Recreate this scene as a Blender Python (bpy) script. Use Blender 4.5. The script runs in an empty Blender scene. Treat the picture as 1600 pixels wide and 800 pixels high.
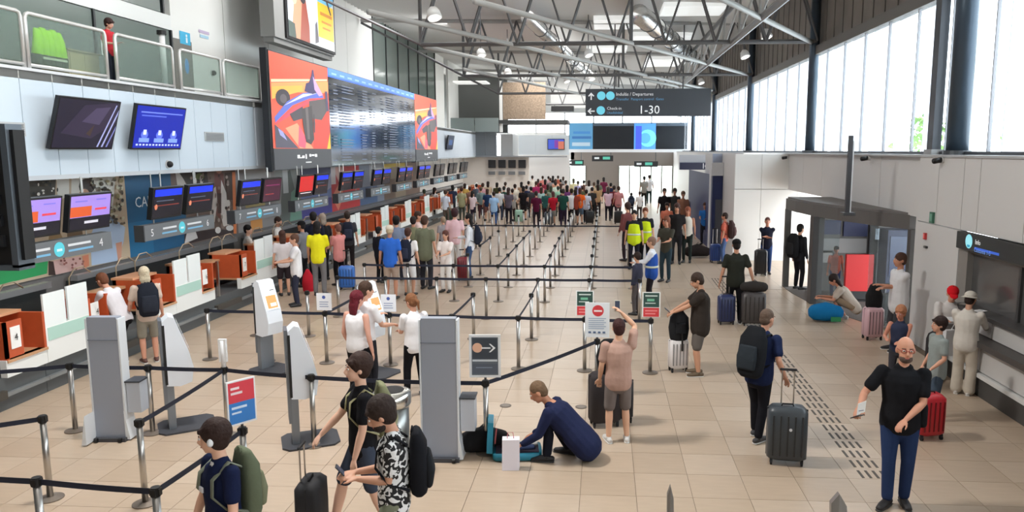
import bpy, math, random
from mathutils import Vector, Matrix, noise
random.seed(7)
S = bpy.context.scene
COL = S.collection
# ---------------------------------------------------------------- camera, sky, light, exposure
F = 1170.0; CAMH = 3.7; CX = 872.0
PT = math.atan2(165, F); YW = math.atan2(72*math.cos(PT), F)
cd = bpy.data.cameras.new('camera'); cam = bpy.data.objects.new('camera', cd); COL.objects.link(cam)
cam.location = (0, 0, CAMH); cam.rotation_euler = (math.pi/2-PT, 0, YW)
cd.sensor_width = 36; cd.lens = F*36/1600; cd.shift_x = (800-CX)/1600; cd.clip_end = 400; cd.clip_start = .05
S.camera = cam
S.view_settings.view_transform = 'Standard'; S.view_settings.look = 'None'
S.view_settings.gamma = 1; S.view_settings.exposure = -0.42; S.view_settings.use_curve_mapping = False
W = bpy.data.worlds.new('sky'); S.world = W; W.use_nodes = True
bg = W.node_tree.nodes['Background']; bg.inputs[0].default_value = (.93, .97, 1, 1); bg.inputs[1].default_value = 9.5
def area(name, loc, size, power, rot=(0,0,0), col=(1,1,1), sy=None):
    d = bpy.data.lights.new(name, 'AREA'); d.energy = power; d.size = size; d.color = col
    if sy: d.shape = 'RECTANGLE'; d.size_y = sy
    o = bpy.data.objects.new(name, d); o.location = loc; o.rotation_euler = rot; COL.objects.link(o); return o
area('added_hall_light', (-4.5, 8.5, 9.0), 1.1, 1050, (0, math.radians(-14), 0), (1, .97, .93))  # added key lamp, high on the left so shadows fall right
area('added_hall_light', (-3, 3, 9.2), 5, 120, col=(1, .98, .95))  # added fill for the near end of the hall
for y, p in ((16, 200), (27, 380), (39, 680), (53, 1500)):
    area('added_hall_light', (-3.2, y, 9.2), 6, p, col=(1, .99, .97))  # added fills to light the hall evenly, no roof opening above them
for y in (14, 23, 36): area('added_wall_wash', (-7.2, y, 9.3), 2.5, 330, (0, math.radians(48), 0))  # added lamps that brighten the upper left wall, no fixtures there
# ---------------------------------------------------------------- helpers
_f = Vector((-math.sin(YW)*math.cos(PT), math.cos(YW)*math.cos(PT), -math.sin(PT)))
_r = Vector((math.cos(YW), math.sin(YW), 0)); _u = _r.cross(_f)
def ray(px, py): return _f + _r*((px-CX)/F) + _u*((400-py)/F)
def at(px, py, z=0.0):
    d = ray(px, py); t = (z-CAMH)/d.z; return Vector((d.x*t, d.y*t, z))
def onX(px, py, X):
    d = ray(px, py); t = X/d.x; return Vector((X, d.y*t, CAMH+d.z*t))
def onY(px, py, Y):
    d = ray(px, py); t = Y/d.y; return Vector((d.x*t, Y, CAMH+d.z*t))
def lin(c):
    return tuple(((x/255.)/12.92 if x/255. <= .04045 else ((x/255.+.055)/1.055)**2.4) for x in c)
MATS = {}
def M(c, rough=.6, metal=0., emit=0., bump=0., var=0., spec=None, scale=6., alpha=1., trans=0.):
    key = (tuple(c), rough, metal, emit, bump, var, spec, scale, alpha, trans)
    if key in MATS: return MATS[key]
    m = bpy.data.materials.new('surface'); m.use_nodes = True
    nt = m.node_tree; b = nt.nodes['Principled BSDF']; l = lin(c)
    b.inputs['Base Color'].default_value = (*l, 1); b.inputs['Roughness'].default_value = rough
    b.inputs['Metallic'].default_value = metal
    if spec is not None: b.inputs['Specular IOR Level'].default_value = spec
    if emit: b.inputs['Emission Color'].default_value = (*l, 1); b.inputs['Emission Strength'].default_value = emit
    if bump or var:
        tc = nt.nodes.new('ShaderNodeTexCoord'); n = nt.nodes.new('ShaderNodeTexNoise'); n.inputs['Scale'].default_value = scale
        n.inputs['Detail'].default_value = 4
        nt.links.new(tc.outputs['Object'], n.inputs['Vector'])
        if var:
            mx = nt.nodes.new('ShaderNodeMix'); mx.data_type = 'RGBA'
            mx.inputs[6].default_value = (*[x*(1-var) for x in l], 1); mx.inputs[7].default_value = (*[min(1, x*(1+var)) for x in l], 1)
            nt.links.new(n.outputs['Fac'], mx.inputs[0]); nt.links.new(mx.outputs[2], b.inputs['Base Color'])
        if bump:
            bp = nt.nodes.new('ShaderNodeBump'); bp.inputs['Strength'].default_value = bump; bp.inputs['Distance'].default_value = .02
            nt.links.new(n.outputs['Fac'], bp.inputs['Height']); nt.links.new(bp.outputs['Normal'], b.inputs['Normal'])
    if trans:
        t = nt.nodes.new('ShaderNodeBsdfTransparent'); t.inputs[0].default_value = (*l, 1)
        g = nt.nodes.new('ShaderNodeMixShader'); g.inputs[0].default_value = 1-trans
        out = nt.nodes['Material Output']
        nt.links.new(t.outputs[0], g.inputs[1]); nt.links.new(b.outputs[0], g.inputs[2]); nt.links.new(g.outputs[0], out.inputs[0])
    MATS[key] = m; return m
def cloth(c, var=.12): return M(c, .92, 0, 0, .55, var, .15, 8.)
STEEL = M((185, 182, 178), .28, 1.); DSTEEL = M((95, 97, 100), .4, .8); BLACK = M((14, 14, 16), .55); RUB = M((30, 30, 33), .8)
WHITE = M((232, 234, 236), .45); GLASS = M((225, 240, 238), .05, trans=.82, spec=.6); NAVYBELT = M((28, 34, 52), .7)
ORG = {}
def tag(o, label, cat, group=None, kind=None):
    if label: o['label'] = label
    if cat: o['category'] = cat
    if group: o['group'] = group
    if kind: o['kind'] = kind
    return o
def root(name, label, cat, loc=(0,0,0), rotz=0, group=None, local=False, kind=None):
    o = bpy.data.objects.new(name, None); COL.objects.link(o); o.location = loc; o.rotation_euler = (0, 0, rotz)
    o.empty_display_size = .1
    tag(o, label, cat, group, kind); ORG[o.name] = Vector((0,0,0)) if local else Vector(loc); return o
class MB:
    def __init__(s): s.v = []; s.f = []; s.m = []
    def add(s, vs, fs, m=0):
        b = len(s.v); s.v += [tuple(v) for v in vs]; s.f += [tuple(i+b for i in f) for f in fs]; s.m += [m]*len(fs); return s
    def box(s, x0, y0, z0, x1, y1, z1, m=0):
        return s.add([(x0,y0,z0),(x1,y0,z0),(x1,y1,z0),(x0,y1,z0),(x0,y0,z1),(x1,y0,z1),(x1,y1,z1),(x0,y1,z1)],
              [(0,3,2,1),(4,5,6,7),(0,1,5,4),(1,2,6,5),(2,3,7,6),(3,0,4,7)], m)
    def poly(s, pts, m=0): return s.add(pts, [tuple(range(len(pts)))], m)
    def slab(s, pts, nrm, t, m=0):
        n = len(pts); nv = Vector(nrm)*t; p = [Vector(q) for q in pts]
        return s.add(p+[q+nv for q in p], [tuple(range(n))[::-1], tuple(range(n, 2*n))]+[(i, (i+1) % n, (i+1) % n+n, i+n) for i in range(n)], m)
    def prism(s, pts, z0, z1, m=0): return s.slab([(x, y, z0) for x, y in pts], (0,0,1), z1-z0, m)
    def loft(s, pts, rad, n=10, xa=None, e=2., m=0, round_=True):
        P = [Vector(p) for p in pts]; R = [(r, r) if isinstance(r, (int, float)) else r for r in rad]
        rings = []; N = len(P)
        for i in range(N):
            t = (P[min(i+1, N-1)]-P[max(i-1, 0)]); t = t.normalized() if t.length > 1e-9 else Vector((0,0,1))
            if xa is None:
                x = Vector((1,0,0)) if abs(t.x) < .9 else Vector((0,1,0))
            else: x = Vector(xa)
            x = (x-t*x.dot(t)).normalized(); y = t.cross(x)
            rings.append((P[i], x, y, R[i], t))
        seq = []
        if round_:
            p, x, y, r, t = rings[0]; k = min(r)
            seq += [(p-t*k*.85, x, y, (r[0]-k*.85*1+k*.3 if r[0] > k else k*.5, r[1]-k*.85+k*.3 if r[1] > k else k*.5)), (p-t*k*.45, x, y, (r[0]-k*.12, r[1]-k*.12))]
        seq += [(p, x, y, r) for p, x, y, r, t in rings]
        if round_:
            p, x, y, r, t = rings[-1]; k = min(r)
            seq += [(p+t*k*.45, x, y, (r[0]-k*.12, r[1]-k*.12)), (p+t*k*.85, x, y, (r[0]-k*.55, r[1]-k*.55))]
        vs = []
        for p, x, y, r in seq:
            for j in range(n):
                a = 2*math.pi*j/n; c, d = math.cos(a), math.sin(a)
                if e != 2.: c = math.copysign(abs(c)**(2/e), c); d = math.copysign(abs(d)**(2/e), d)
                vs.append(p+x*r[0]*c+y*r[1]*d)
        K = len(seq)
        fs = [(i*n+j, i*n+(j+1) % n, (i+1)*n+(j+1) % n, (i+1)*n+j) for i in range(K-1) for j in range(n)]
        fs += [tuple(range(n))[::-1], tuple((K-1)*n+j for j in range(n))]
        return s.add(vs, fs, m)
    def cyl(s, a, b, r, r2=None, n=12, m=0): return s.loft([a, b], [r, r if r2 is None else r2], n, m=m, round_=False)
    def tube(s, pts, r, n=6, m=0): return s.loft(pts, [r]*len(pts), n, m=m, round_=False)
    def ell(s, c, r, nu=14, nv=9, rot=None, m=0, fn=None):
        c = Vector(c); vs = []
        def tr(v):
            if fn: v = fn(v)
            if rot is not None: v = rot @ v
            return c+v
        vs.append(tr(Vector((0, 0, -r[2]))))
        for i in range(1, nv):
            ph = -math.pi/2+math.pi*i/nv
            for j in range(nu):
                a = 2*math.pi*j/nu
                vs.append(tr(Vector((r[0]*math.cos(ph)*math.cos(a), r[1]*math.cos(ph)*math.sin(a), r[2]*math.sin(ph)))))
        vs.append(tr(Vector((0, 0, r[2])))); L = len(vs)-1
        fs = [(0, 1+(j+1) % nu, 1+j) for j in range(nu)]
        fs += [(1+i*nu+j, 1+i*nu+(j+1) % nu, 1+(i+1)*nu+(j+1) % nu, 1+(i+1)*nu+j) for i in range(nv-2) for j in range(nu)]
        fs += [(L, 1+(nv-2)*nu+j, 1+(nv-2)*nu+(j+1) % nu) for j in range(nu)]
        return s.add(vs, fs, m)
    def mesh(s, mats, off=None, smooth=False):
        me = bpy.data.meshes.new('mesh'); o = off or Vector((0,0,0))
        me.from_pydata([(v[0]-o[0], v[1]-o[1], v[2]-o[2]) for v in s.v], [], s.f)
        for m in (mats if isinstance(mats, (list, tuple)) else [mats]): me.materials.append(m)
        me.polygons.foreach_set('material_index', s.m)
        if smooth: me.polygons.foreach_set('use_smooth', [True]*len(s.f))
        me.update(); return me
    def build(s, name, mats, parent=None, smooth=False, label=None, kind=None, cat=None, group=None):
        off = ORG[parent.name] if parent is not None else None
        o = bpy.data.objects.new(name, s.mesh(mats, off, smooth)); COL.objects.link(o)
        if parent is not None: o.parent = parent; ORG[o.name] = off
        else: ORG[o.name] = Vector((0,0,0))
        tag(o, label, cat, group, kind); return o
def copy_tree(o, parent=None):
    c = o.copy(); COL.objects.link(c); c.parent = parent; ORG[c.name] = ORG.get(o.name, Vector((0,0,0)))
    for ch in list(o.children): copy_tree(ch, c)
    return c
def bx(name, x0, y0, z0, x1, y1, z1, mat, parent=None, **k): return MB().box(x0, y0, z0, x1, y1, z1).build(name, mat, parent, **k)
def prn(name, parent, o, u, v, items, gap=.004, emit=0., rough=.4):
    """flat print: coloured areas, (colour, [(a, b), ...]) in metres along u and v from o"""
    o = Vector(o); u = Vector(u); v = Vector(v); n = u.cross(v).normalized(); b = MB(); mats = []; idx = {}
    for k, (c, pts) in enumerate(items):
        if len(pts) == 2 and isinstance(pts[0], tuple):
            (a0, b0), (a1, b1) = pts; pts = [(a0, b0), (a1, b0), (a1, b1), (a0, b1)]
        if c not in idx: idx[c] = len(mats); mats.append(M(c, rough, emit=emit))
        b.poly([o+u*p[0]+v*p[1]+n*(gap+k*.0006) for p in pts], idx[c])
    return b.build(name, mats, parent)
def disc(cx, cy, r, n=20, ry=None): return [(cx+r*math.cos(2*math.pi*i/n), cy+(ry or r)*math.sin(2*math.pi*i/n)) for i in range(n)]
TEXTS = []
def text(s, o, u, v, size, c, parent, emit=0., align='LEFT'):
    cu = bpy.data.curves.new('lettering', 'FONT'); cu.body = s; cu.size = size; cu.align_x = align; cu.resolution_u = 2
    ob = bpy.data.objects.new('lettering', cu); COL.objects.link(ob)
    u = Vector(u).normalized(); v = Vector(v).normalized(); n = u.cross(v)
    off = ORG[parent.name] if parent is not None else Vector((0,0,0))
    ob.matrix_world = Matrix.Translation(Vector(o)-off+n*.012) @ Matrix((u, v, n)).transposed().to_4x4()
    if parent is not None: ob.parent = parent
    cu.materials.append(M(c, .5, emit=emit)); TEXTS.append(ob); return ob
SMOOTH = []
LY, LZ = (0, 1, 0), (0, 0, 1)
# ================================================================ the setting
def struct(name, loc=(0,0,0), label=None, cat=None): return root(name, label, cat, loc, kind='structure')
# floor: 0.6 m tiles standing proud of the grout bed
TW, TL = .607, .59
fl = struct('floor', label='beige stone tile floor of the terminal hall', cat='floor')
def tilemat(c, v=0.):
    m = bpy.data.materials.new('tile'); m.use_nodes = True; nt = m.node_tree; b = nt.nodes['Principled BSDF']
    tc = nt.nodes.new('ShaderNodeTexCoord'); mp = nt.nodes.new('ShaderNodeMapping'); mp.inputs['Scale'].default_value = (1.2, 6, 1)
    n = nt.nodes.new('ShaderNodeTexNoise'); n.inputs['Scale'].default_value = 2.2; n.inputs['Detail'].default_value = 5
    nt.links.new(tc.outputs['Object'], mp.inputs[0]); nt.links.new(mp.outputs[0], n.inputs['Vector'])
    mx = nt.nodes.new('ShaderNodeMix'); mx.data_type = 'RGBA'; l = lin(c)
    mx.inputs[6].default_value = (*[x*.88 for x in l], 1); mx.inputs[7].default_value = (*[min(1, x*1.1) for x in l], 1)
    nt.links.new(n.outputs['Fac'], mx.inputs[0]); nt.links.new(mx.outputs[2], b.inputs['Base Color'])
    b.inputs['Roughness'].default_value = .33; b.inputs['Specular IOR Level'].default_value = .45; return m
TM = [tilemat((182, 162, 141)), tilemat((176, 156, 135)), tilemat((187, 168, 148))]
GROUT = M((112, 98, 84), .9)
MB().box(-13, -12, -.25, 10.5, 68, -.006).build('grout_bed', GROUT, fl)
def farfloor():
    m = bpy.data.materials.new('far_tile'); m.use_nodes = True; nt = m.node_tree; b = nt.nodes['Principled BSDF']
    tc = nt.nodes.new('ShaderNodeTexCoord'); br = nt.nodes.new('ShaderNodeTexBrick')
    br.offset = 0; br.inputs['Scale'].default_value = 1; br.inputs['Brick Width'].default_value = TW; br.inputs['Row Height'].default_value = TL
    br.inputs['Mortar Size'].default_value = .006
    br.inputs['Color1'].default_value = (*lin((184, 165, 146)), 1); br.inputs['Color2'].default_value = (*lin((178, 159, 140)), 1); br.inputs['Mortar'].default_value = (*lin((130, 114, 98)), 1)
    nt.links.new(tc.outputs['Object'], br.inputs['Vector']); nt.links.new(br.outputs['Color'], b.inputs['Base Color'])
    b.inputs['Roughness'].default_value = .3; return m
MB().box(-13, 20.11, -.006, 10.5, 68, 0).build('far_tile_field', farfloor(), fl)
MB().box(-13, -12, -.006, 10.5, 5.31-.59, 0).build('near_tile_field', TM[0], fl)
tmesh = []
for m in TM: tmesh.append(MB().box(0, 0, -.02, TW-.005, TL-.005, 0).mesh(m))
cells = []
for i in range(-16, 11):
    for j in range(-5, 20):
        x = .38+i*TW; y = 8.28+j*TL
        if x < -9.3 or x > 5.65: continue
        px = (x+.3, y+.3); d = Vector((px[0], px[1], -CAMH)); w = d.dot(_f)
        sx = CX+F*d.dot(_r)/w; sy = 400-F*d.dot(_u)/w
        cells.append((0 if (-40 < sx < 1640 and sy < 830 and w > 0) else 1, w, x, y))
cells.sort(); rest = MB()
for k, (a, w, x, y) in enumerate(cells):
    if k < 300 and a == 0:
        o = bpy.data.objects.new('tile', tmesh[random.choice((0, 0, 1, 2))]); COL.objects.link(o); o.location = (x, y, 0); o.parent = fl
    else: rest.box(x, y, -.02, x+TW-.005, y+TL-.005, 0, random.choice((0, 0, 1, 2)))
rest.build('tile_field', TM, fl, kind='stuff')
tb = MB().box(0, 0, 0, .03, .2, .004).mesh(M((84, 78, 74), .7))
for r in range(4):
    for k in range(46):
        o = bpy.data.objects.new('tactile_bar', tb); COL.objects.link(o); o.location = (2.97+.085*r+.004*k, 8.3+k*.295, 0); o.parent = fl
# ---- left side: poster wall, bulkhead, mezzanine
XB = -9.5
LB = (198, 212, 224); PW = -10.6
wl = struct('wall_left', label='white and pale blue clad wall behind the check-in desks', cat='wall')
bx('back_panel', -10.9, -12, 0, PW, 56, 3.28, M((120, 116, 114), .8), wl)
bx('soffit', -11.2, -12, 3.2, XB, 56, 3.28, M((190, 196, 202), .6), wl)
pm = MB().box(-.05, 0, 0, 0, .731, 1.72).mesh(M(LB, .35, spec=.4))
for k in range(-7, 12):
    o = bpy.data.objects.new('panel', pm); COL.objects.link(o); o.location = (XB, 11.89+.747*k-.74, 3.28); o.parent = wl
pm2 = MB().box(-.05, 0, 0, 0, 1.42, 1.72).mesh(M((205, 214, 224), .4))
for k in range(25):
    o = bpy.data.objects.new('panel', pm2); COL.objects.link(o); o.location = (XB, 20.2+1.43*k, 3.28); o.parent = wl
bx('panel_backing', -9.9, -12, 3.28, XB-.05, 56, 5.0, M((36, 40, 46), .9), wl)
bx('mezzanine_slab', -14, -12, 4.86, XB, 56, 5.0, M((200, 200, 196), .6), wl)
bx('rail_kerb', XB-.08, -12, 5.0, XB+.02, 56, 5.05, M((205, 208, 212), .4), wl)
# upper wall
UX = -11.0
bx('upper_core', -14.2, -12, 5.0, -13.6, 68, 10.4, M((120, 124, 122), .8), wl)
bx('white_band', UX-.15, -12, 6.72, UX, 19, 7.08, M((226, 228, 226), .5), wl)
up = M((232, 232, 228), .5)
for y0, y1 in ((19, 21.7), (21.72, 24.6), (24.62, 28.4), (28.42, 32.3), (32.32, 35.9)):
    bx('panel', UX-.15, y0, 5.0, UX, y1-.01, 10.2, up, wl)
for y0, y1 in ((49.2, 51.9), (53.3, 56.0), (56.02, 60.0)):
    bx('panel', UX-.15, y0, 5.0, UX, y1, 10.2, up, wl)
def wind(name, label, boxes, panes, fm, gm, loc=(0,0,0)):
    r = struct(name, loc, label, 'window')
    for b in boxes: bx('mullion', *b, fm, r)
    for b in panes: bx('pane', *b, gm, r)
    return r
TG = M((165, 178, 172), .1, trans=.55, spec=.7)
DF = M((38, 42, 44), .5)
wind('window_1', 'lower band of dim glazing behind the mezzanine railing', [(UX-.06, y-.03, 5.0, UX+.02, y+.03, 6.72) for y in (5.5, 9, 12.6, 16.05, 18.98)],
     [(UX-.04, a+.04, 5.05, UX-.02, b-.04, 6.7) for a, b in ((-12, 5.5), (5.5, 9), (9, 12.6), (12.6, 16.05), (16.05, 18.95))], DF, TG)
wind('window_2', 'upper band of dim glazing over the white band', [(UX-.06, y-.03, 7.08, UX+.02, y+.03, 10) for y in (5.5, 9, 12.6, 16.05, 18.7)],
     [(UX-.04, a+.04, 7.1, UX-.02, b-.04, 10) for a, b in ((-12, 5.5), (5.5, 9), (9, 12.6), (12.6, 16.05), (16.05, 18.65))], DF, TG)
ys = [35.95+2.2*k for k in range(7)]
wind('window_3', 'tall grey green office glazing above the departures board', [(UX-.06, y-.04, 5, UX+.03, y+.04, 10.2) for y in ys],
     [(UX-.05, ys[i]+.05, 5.1, UX-.02, ys[i+1]-.05, 10.1) for i in range(6)], DF, TG)
bx('office_backdrop', -13.6, 35.9, 5.0, -13.55, 49.2, 10.4, M((150, 160, 154), .8), wl)
bx('office_backdrop', -13.55, -12, 5.0, -13.5, 19, 10.4, M((150, 154, 150), .8), wl)
bx('door_recess', UX-.02, 19.05, 5.0, UX+.01, 19.9, 6.55, M((120, 118, 112), .6), wl)
# ---- right side
XR = 6.0
wr = struct('wall_right', label='grey white panel wall under the tall windows on the right', cat='wall')
RW = M((205, 204, 203), .5)
def rpanel(y0, y1, z0, z1, X=XR): bx('panel', X, y0+.008, z0, X+.12, y1-.008, z1, RW, wr)
for y0, y1 in ((4.2, 5.6), (5.6, 7), (7, 8.35), (8.35, 9.7), (9.7, 11.05), (11.05, 12.4), (12.4, 12.95)): rpanel(y0, y1, 2.38, 3.58)
rpanel(12.95, 14.72, 0, 2.36); rpanel(12.95, 13.9, 2.38, 3.58); rpanel(13.9, 14.72, 2.38, 3.58)
for y0, y1 in ((14.72, 17.1), (17.1, 19.6), (19.6, 21.6), (21.6, 23.6), (23.6, 25.4)): rpanel(y0, y1, 2.41, 3.58, XR+.12)
bx('corner_return', XR+.02, 14.72, 0, XR+.9, 14.8, 3.58, RW, wr)
bx('parapet_cap', XR-.03, -12, 3.58, XR+.75, 66, 3.62, M((170, 172, 174), .4), wr)
bx('core', XR+.13, -12, 2.38, XR+.7, 4.2, 3.58, RW, wr); bx('core', XR+.26, 4.2, 2.41, XR+.7, 25.4, 3.58, RW, wr)
bx('core', XR, -12, 0, XR+.7, 6, 2.38, RW, wr)
for x0, x1 in ((4.38, 5.25), (5.26, 6.45), (6.46, 7.6)):
    bx('panel', x0, 25.5, 2.42, x1, 25.62, 3.58, M((228, 228, 226), .5), wr); bx('panel', x0, 25.5, 0, x1, 25.62, 2.4, M((228, 228, 226), .5), wr)
bx('panel_core', 4.4, 25.6, 0, 7.58, 25.7, 3.57, RW, wr); bx('side_panel', 4.38, 25.62, 0, 4.5, 33, 3.58, RW, wr)
bx('outer_panel', XR, 33, 0, XR+.12, 66, 3.58, RW, wr)
bx('core', 6.2, 6, 0, 6.3, 12.95, 1.19, RW, wr); bx('core', 6.05, 4.2, 2.365, 6.7, 12.95, 2.42, RW, wr); bx('core', 6.66, 4.2, 0, 6.72, 12.95, 2.4, RW, wr)
bx('upper_wall', 6.62, -12, 6.78, 6.9, 68, 9.6, M((128, 122, 116), .8, var=.3, scale=1.3), wr)
bx('window_head', 6.42, -12, 6.6, 6.66, 68, 6.86, M((110, 108, 104), .6), wr)
rb = MB().box(.03, 0, 6.9, .05, .03, 9.5).mesh(M((104, 100, 96), .8))
for k in range(70):
    o = bpy.data.objects.new('wall_rib', rb); COL.objects.link(o); o.location = (6.57, 10+.8*k, 0); o.parent = wr
# windows on the right
wn = struct('window_4', label='row of tall bright windows above the right parapet', cat='window')
y = 5.2; yy = []
while y < 66: yy.append(y); y += 1.62
mm = MB().box(6.5, -.016, 3.62, 6.56, .016, 6.65).mesh(M((150, 152, 158), .5)); gg = MB().box(6.53, .03, 3.64, 6.545, 1.59, 6.62).mesh(M((245, 250, 252), .03, trans=.9))
fi = MB().box(6.75, 0, 3.5, 7.12, .03, 6.9).mesh(M((236, 238, 246), .8))
for y in yy:
    for nm, me in (('mullion', mm), ('pane', gg), ('fin', fi)):
        o = bpy.data.objects.new(nm, me); COL.objects.link(o); o.location = (0, y, 0); o.parent = wn
bx('sill', 6.45, -12, 3.62, 6.62, 66, 3.68, M((62, 66, 72), .4), wn)
for i, (cy, lb) in enumerate(((4.3, None), (14.2, 'thick dark steel column at far right before the tall windows'), (24.1, 'second dark steel column along the windows'), (34.1, 'third dark steel column along the windows'),
                              (45.0, 'fourth dark steel column along the windows'), (55.5, 'farthest dark steel column along the windows'))):
    if i == 0: continue
    r = root('steel_column', lb, 'column', (6.42, cy, 3.6), group='columns along the windows')
    MB().cyl((6.42, cy, 3.6), (6.42, cy, 9.4), .19 if i == 1 else .15, n=20).build('shaft', M((66, 78, 90), .35, .5), r, True)
    MB().cyl((6.42, cy, 3.62), (6.42, cy, 3.7), .24, n=20).build('foot_plate', DSTEEL, r)
r = root('steel_column', 'slender dark steel column just left of the thick far right column', 'column', (6.42, 15.15, 3.6))
bx('shaft', 6.33, 15.05, 3.62, 6.5, 15.3, 9.4, M((70, 72, 76), .4, .5), r); bx('foot_plate', 6.3, 15.0, 3.6, 6.55, 15.35, 3.72, M((150, 150, 150), .5), r)
# ---- ceiling
ce = struct('ceiling', label='corrugated grey metal roof deck', cat='ceiling')
def zc(x): return 9.9-.05*(x+11)
b = MB(); n = 0; x = -14.2
b.add([(-14.3, -12, zc(-14.3)+.12), (7.2, -12, zc(7.2)+.12), (7.2, 68, zc(7.2)+.12), (-14.3, 68, zc(-14.3)+.12)], [(0, 1, 2, 3)])
b.build('deck', M((222, 222, 220), .6), ce)
rm = MB(); y = 10
while y < 68:
    rm.add([(-14.2, y, zc(-14.2)+.12), (7, y, zc(7)+.12), (7, y+.1, zc(7)+.04), (-14.2, y+.1, zc(-14.2)+.04), (-14.2, y+.2, zc(-14.2)+.12), (7, y+.2, zc(7)+.12)], [(0, 1, 2, 3), (3, 2, 5, 4)]); y += .45
rm.build('deck_corrugation', M((214, 214, 212), .6), ce, kind='stuff')
for x0, y0, x1, y1 in ((-.5, 33, 2.2, 35.6), (1.2, 37, 4.2, 40), (-1, 42, 1.2, 45), (2.2, 29.5, 4.6, 31.6), (2.5, 46, 5, 50)):
    b = MB(); z0 = zc(x0)-.03
    b.box(x0, y0, zc(x1)-.04, x1, y1, zc(x0)-.0); b.build('glowing_roof_panel', M((236, 238, 236), .4, emit=.75), ce)  # glowing panels added for the bright patches on the roof
def rail_box(name, par, a, b_, w, mat): # square bar between two points
    a = Vector(a); b_ = Vector(b_); t = (b_-a).normalized(); x = t.cross(Vector((0,0,1)));
    x = x.normalized() if x.length > .01 else Vector((1,0,0))
    return MB().loft([a, b_], [(w, w)]*2, 4, xa=(x+t.cross(x)).normalized(), round_=False).build(name, mat, par)
# trusses
TC = M((96, 96, 97), .5, .2); TLt = M((168, 168, 166), .5, .1)
def truss(Y, xl, lbl):
    r = root('roof_truss', lbl, 'truss', (0, Y, 6.95), group='roof trusses')
    zt = 9.35; z0 = 7.0
    MB().tube([(xl, Y, z0), (6.45, Y, z0)], .07, 8).build('bottom_chord', TC, r)
    MB().tube([(-10.9, Y, zt+.1), (6.45, Y, zt-.2)], .09, 8).build('top_chord', TLt, r)
    MB().tube([(xl, Y, z0), (xl, Y, zt)], .06, 6).build('end_post', TC, r)
    MB().tube([(.8, Y, z0), (.8, Y, zt)], .06, 6).build('king_post', TC, r)
    n = 8; st = (6.45-xl)/n
    for i in range(n):
        x0 = xl+i*st
        for dy in (-.12, .12):
            MB().tube([(x0, Y+dy, z0), (x0+st/2, Y+dy, zt)], .035, 5).build('web_bar', TC, r)
            MB().tube([(x0+st/2, Y+dy, zt), (x0+st, Y+dy, z0)], .035, 5).build('web_bar', TC, r)
    MB().tube([(-10.9, Y, zt), (xl, Y, z0)], .05, 6).build('end_brace', TC, r)
    for j, x in enumerate((-3.6, 2.6)):
        MB().tube([(x, Y, z0), (x, Y, z0-.12)], .02, 6).build('lamp_bracket', TC, r)
for Y, xl, l in ((14, -5.8, 'nearest steel roof truss, mostly above the frame'), (24, -5.8, 'second steel roof truss, its bottom chord crossing the top of the picture'), (34, -6.3, 'third steel roof truss, behind the second'),
              (44.5, -6.2, 'fourth steel roof truss, far down the hall'), (55, -6.2, 'farthest steel roof truss near the end wall')): truss(Y, xl, l)
def pipe(a, b_, l, rr=.07, mat=TLt):
    o = MB().tube([a, b_], rr, 10).build('brace_tube', mat, None, True); return tag(o, l, 'brace', 'roof brace tubes')
for a, b_, l in (((-2.9, 17.1), (6.4, 34.2), 'pale diagonal roof brace tube ending at the third column'), ((-5.65, 18.2), (5.9, 42.6), 'pale diagonal roof brace tube starting over the departures board'),
              ((-5.75, 24.3), (1.6, 43.4), 'pale diagonal roof brace tube starting at the second truss'), ((.8, 14), (6.4, 24.2), 'pale diagonal roof brace tube ending at the second column'),
              ((-5.75, 31), (1.6, 54.5), 'pale diagonal roof brace tube, the farthest on the left'), ((.8, 34), (6.4, 45), 'pale diagonal roof brace tube ending at the fourth column')):
    pipe((a[0], a[1], 6.98), (b_[0], b_[1], 6.98), l)
r = root('roof_girder', 'long lengthwise roof girder running away on the right', 'girder', (3.92, 14, 7))
MB().tube([(3.92, 14, 7), (3.92, 62, 7)], .1, 8).build('lower_chord', M((128, 128, 128), .4, .4), r)
MB().tube([(4.2, 14, 8.4), (4.2, 62, 8.4)], .08, 8).build('upper_chord', TC, r)
for k in range(16):
    y = 14+3*k; MB().tube([(3.92, y, 7), (4.2, y+1.5, 8.4)], .04, 5).build('web_bar', TLt, r); MB().tube([(4.2, y+1.5, 8.4), (3.92, y+3, 7)], .04, 5).build('web_bar', TLt, r)
# round air ducts seen between the trusses
for (a, b_, rr, l) in (((1.2, 28, 8.55), (4.6, 40, 8.4), .36, 'shiny round air duct under the roof right of centre'), ((-3, 30, 8.8), (-1.0, 52, 8.7), .28, 'shiny round air duct under the roof left of centre')):
    r = root('air_duct', l, 'duct', a); MB().tube([a, b_], rr, 16).build('duct_body', M((214, 214, 212), .25, .75), r, True)
    A = Vector(a); B = Vector(b_)
    for k in range(1, 8):
        c = A.lerp(B, k/8); t = (B-A).normalized(); MB().tube([c-t*.04, c+t*.04], rr+.03, 16).build('duct_ring', DSTEEL, r)
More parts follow.
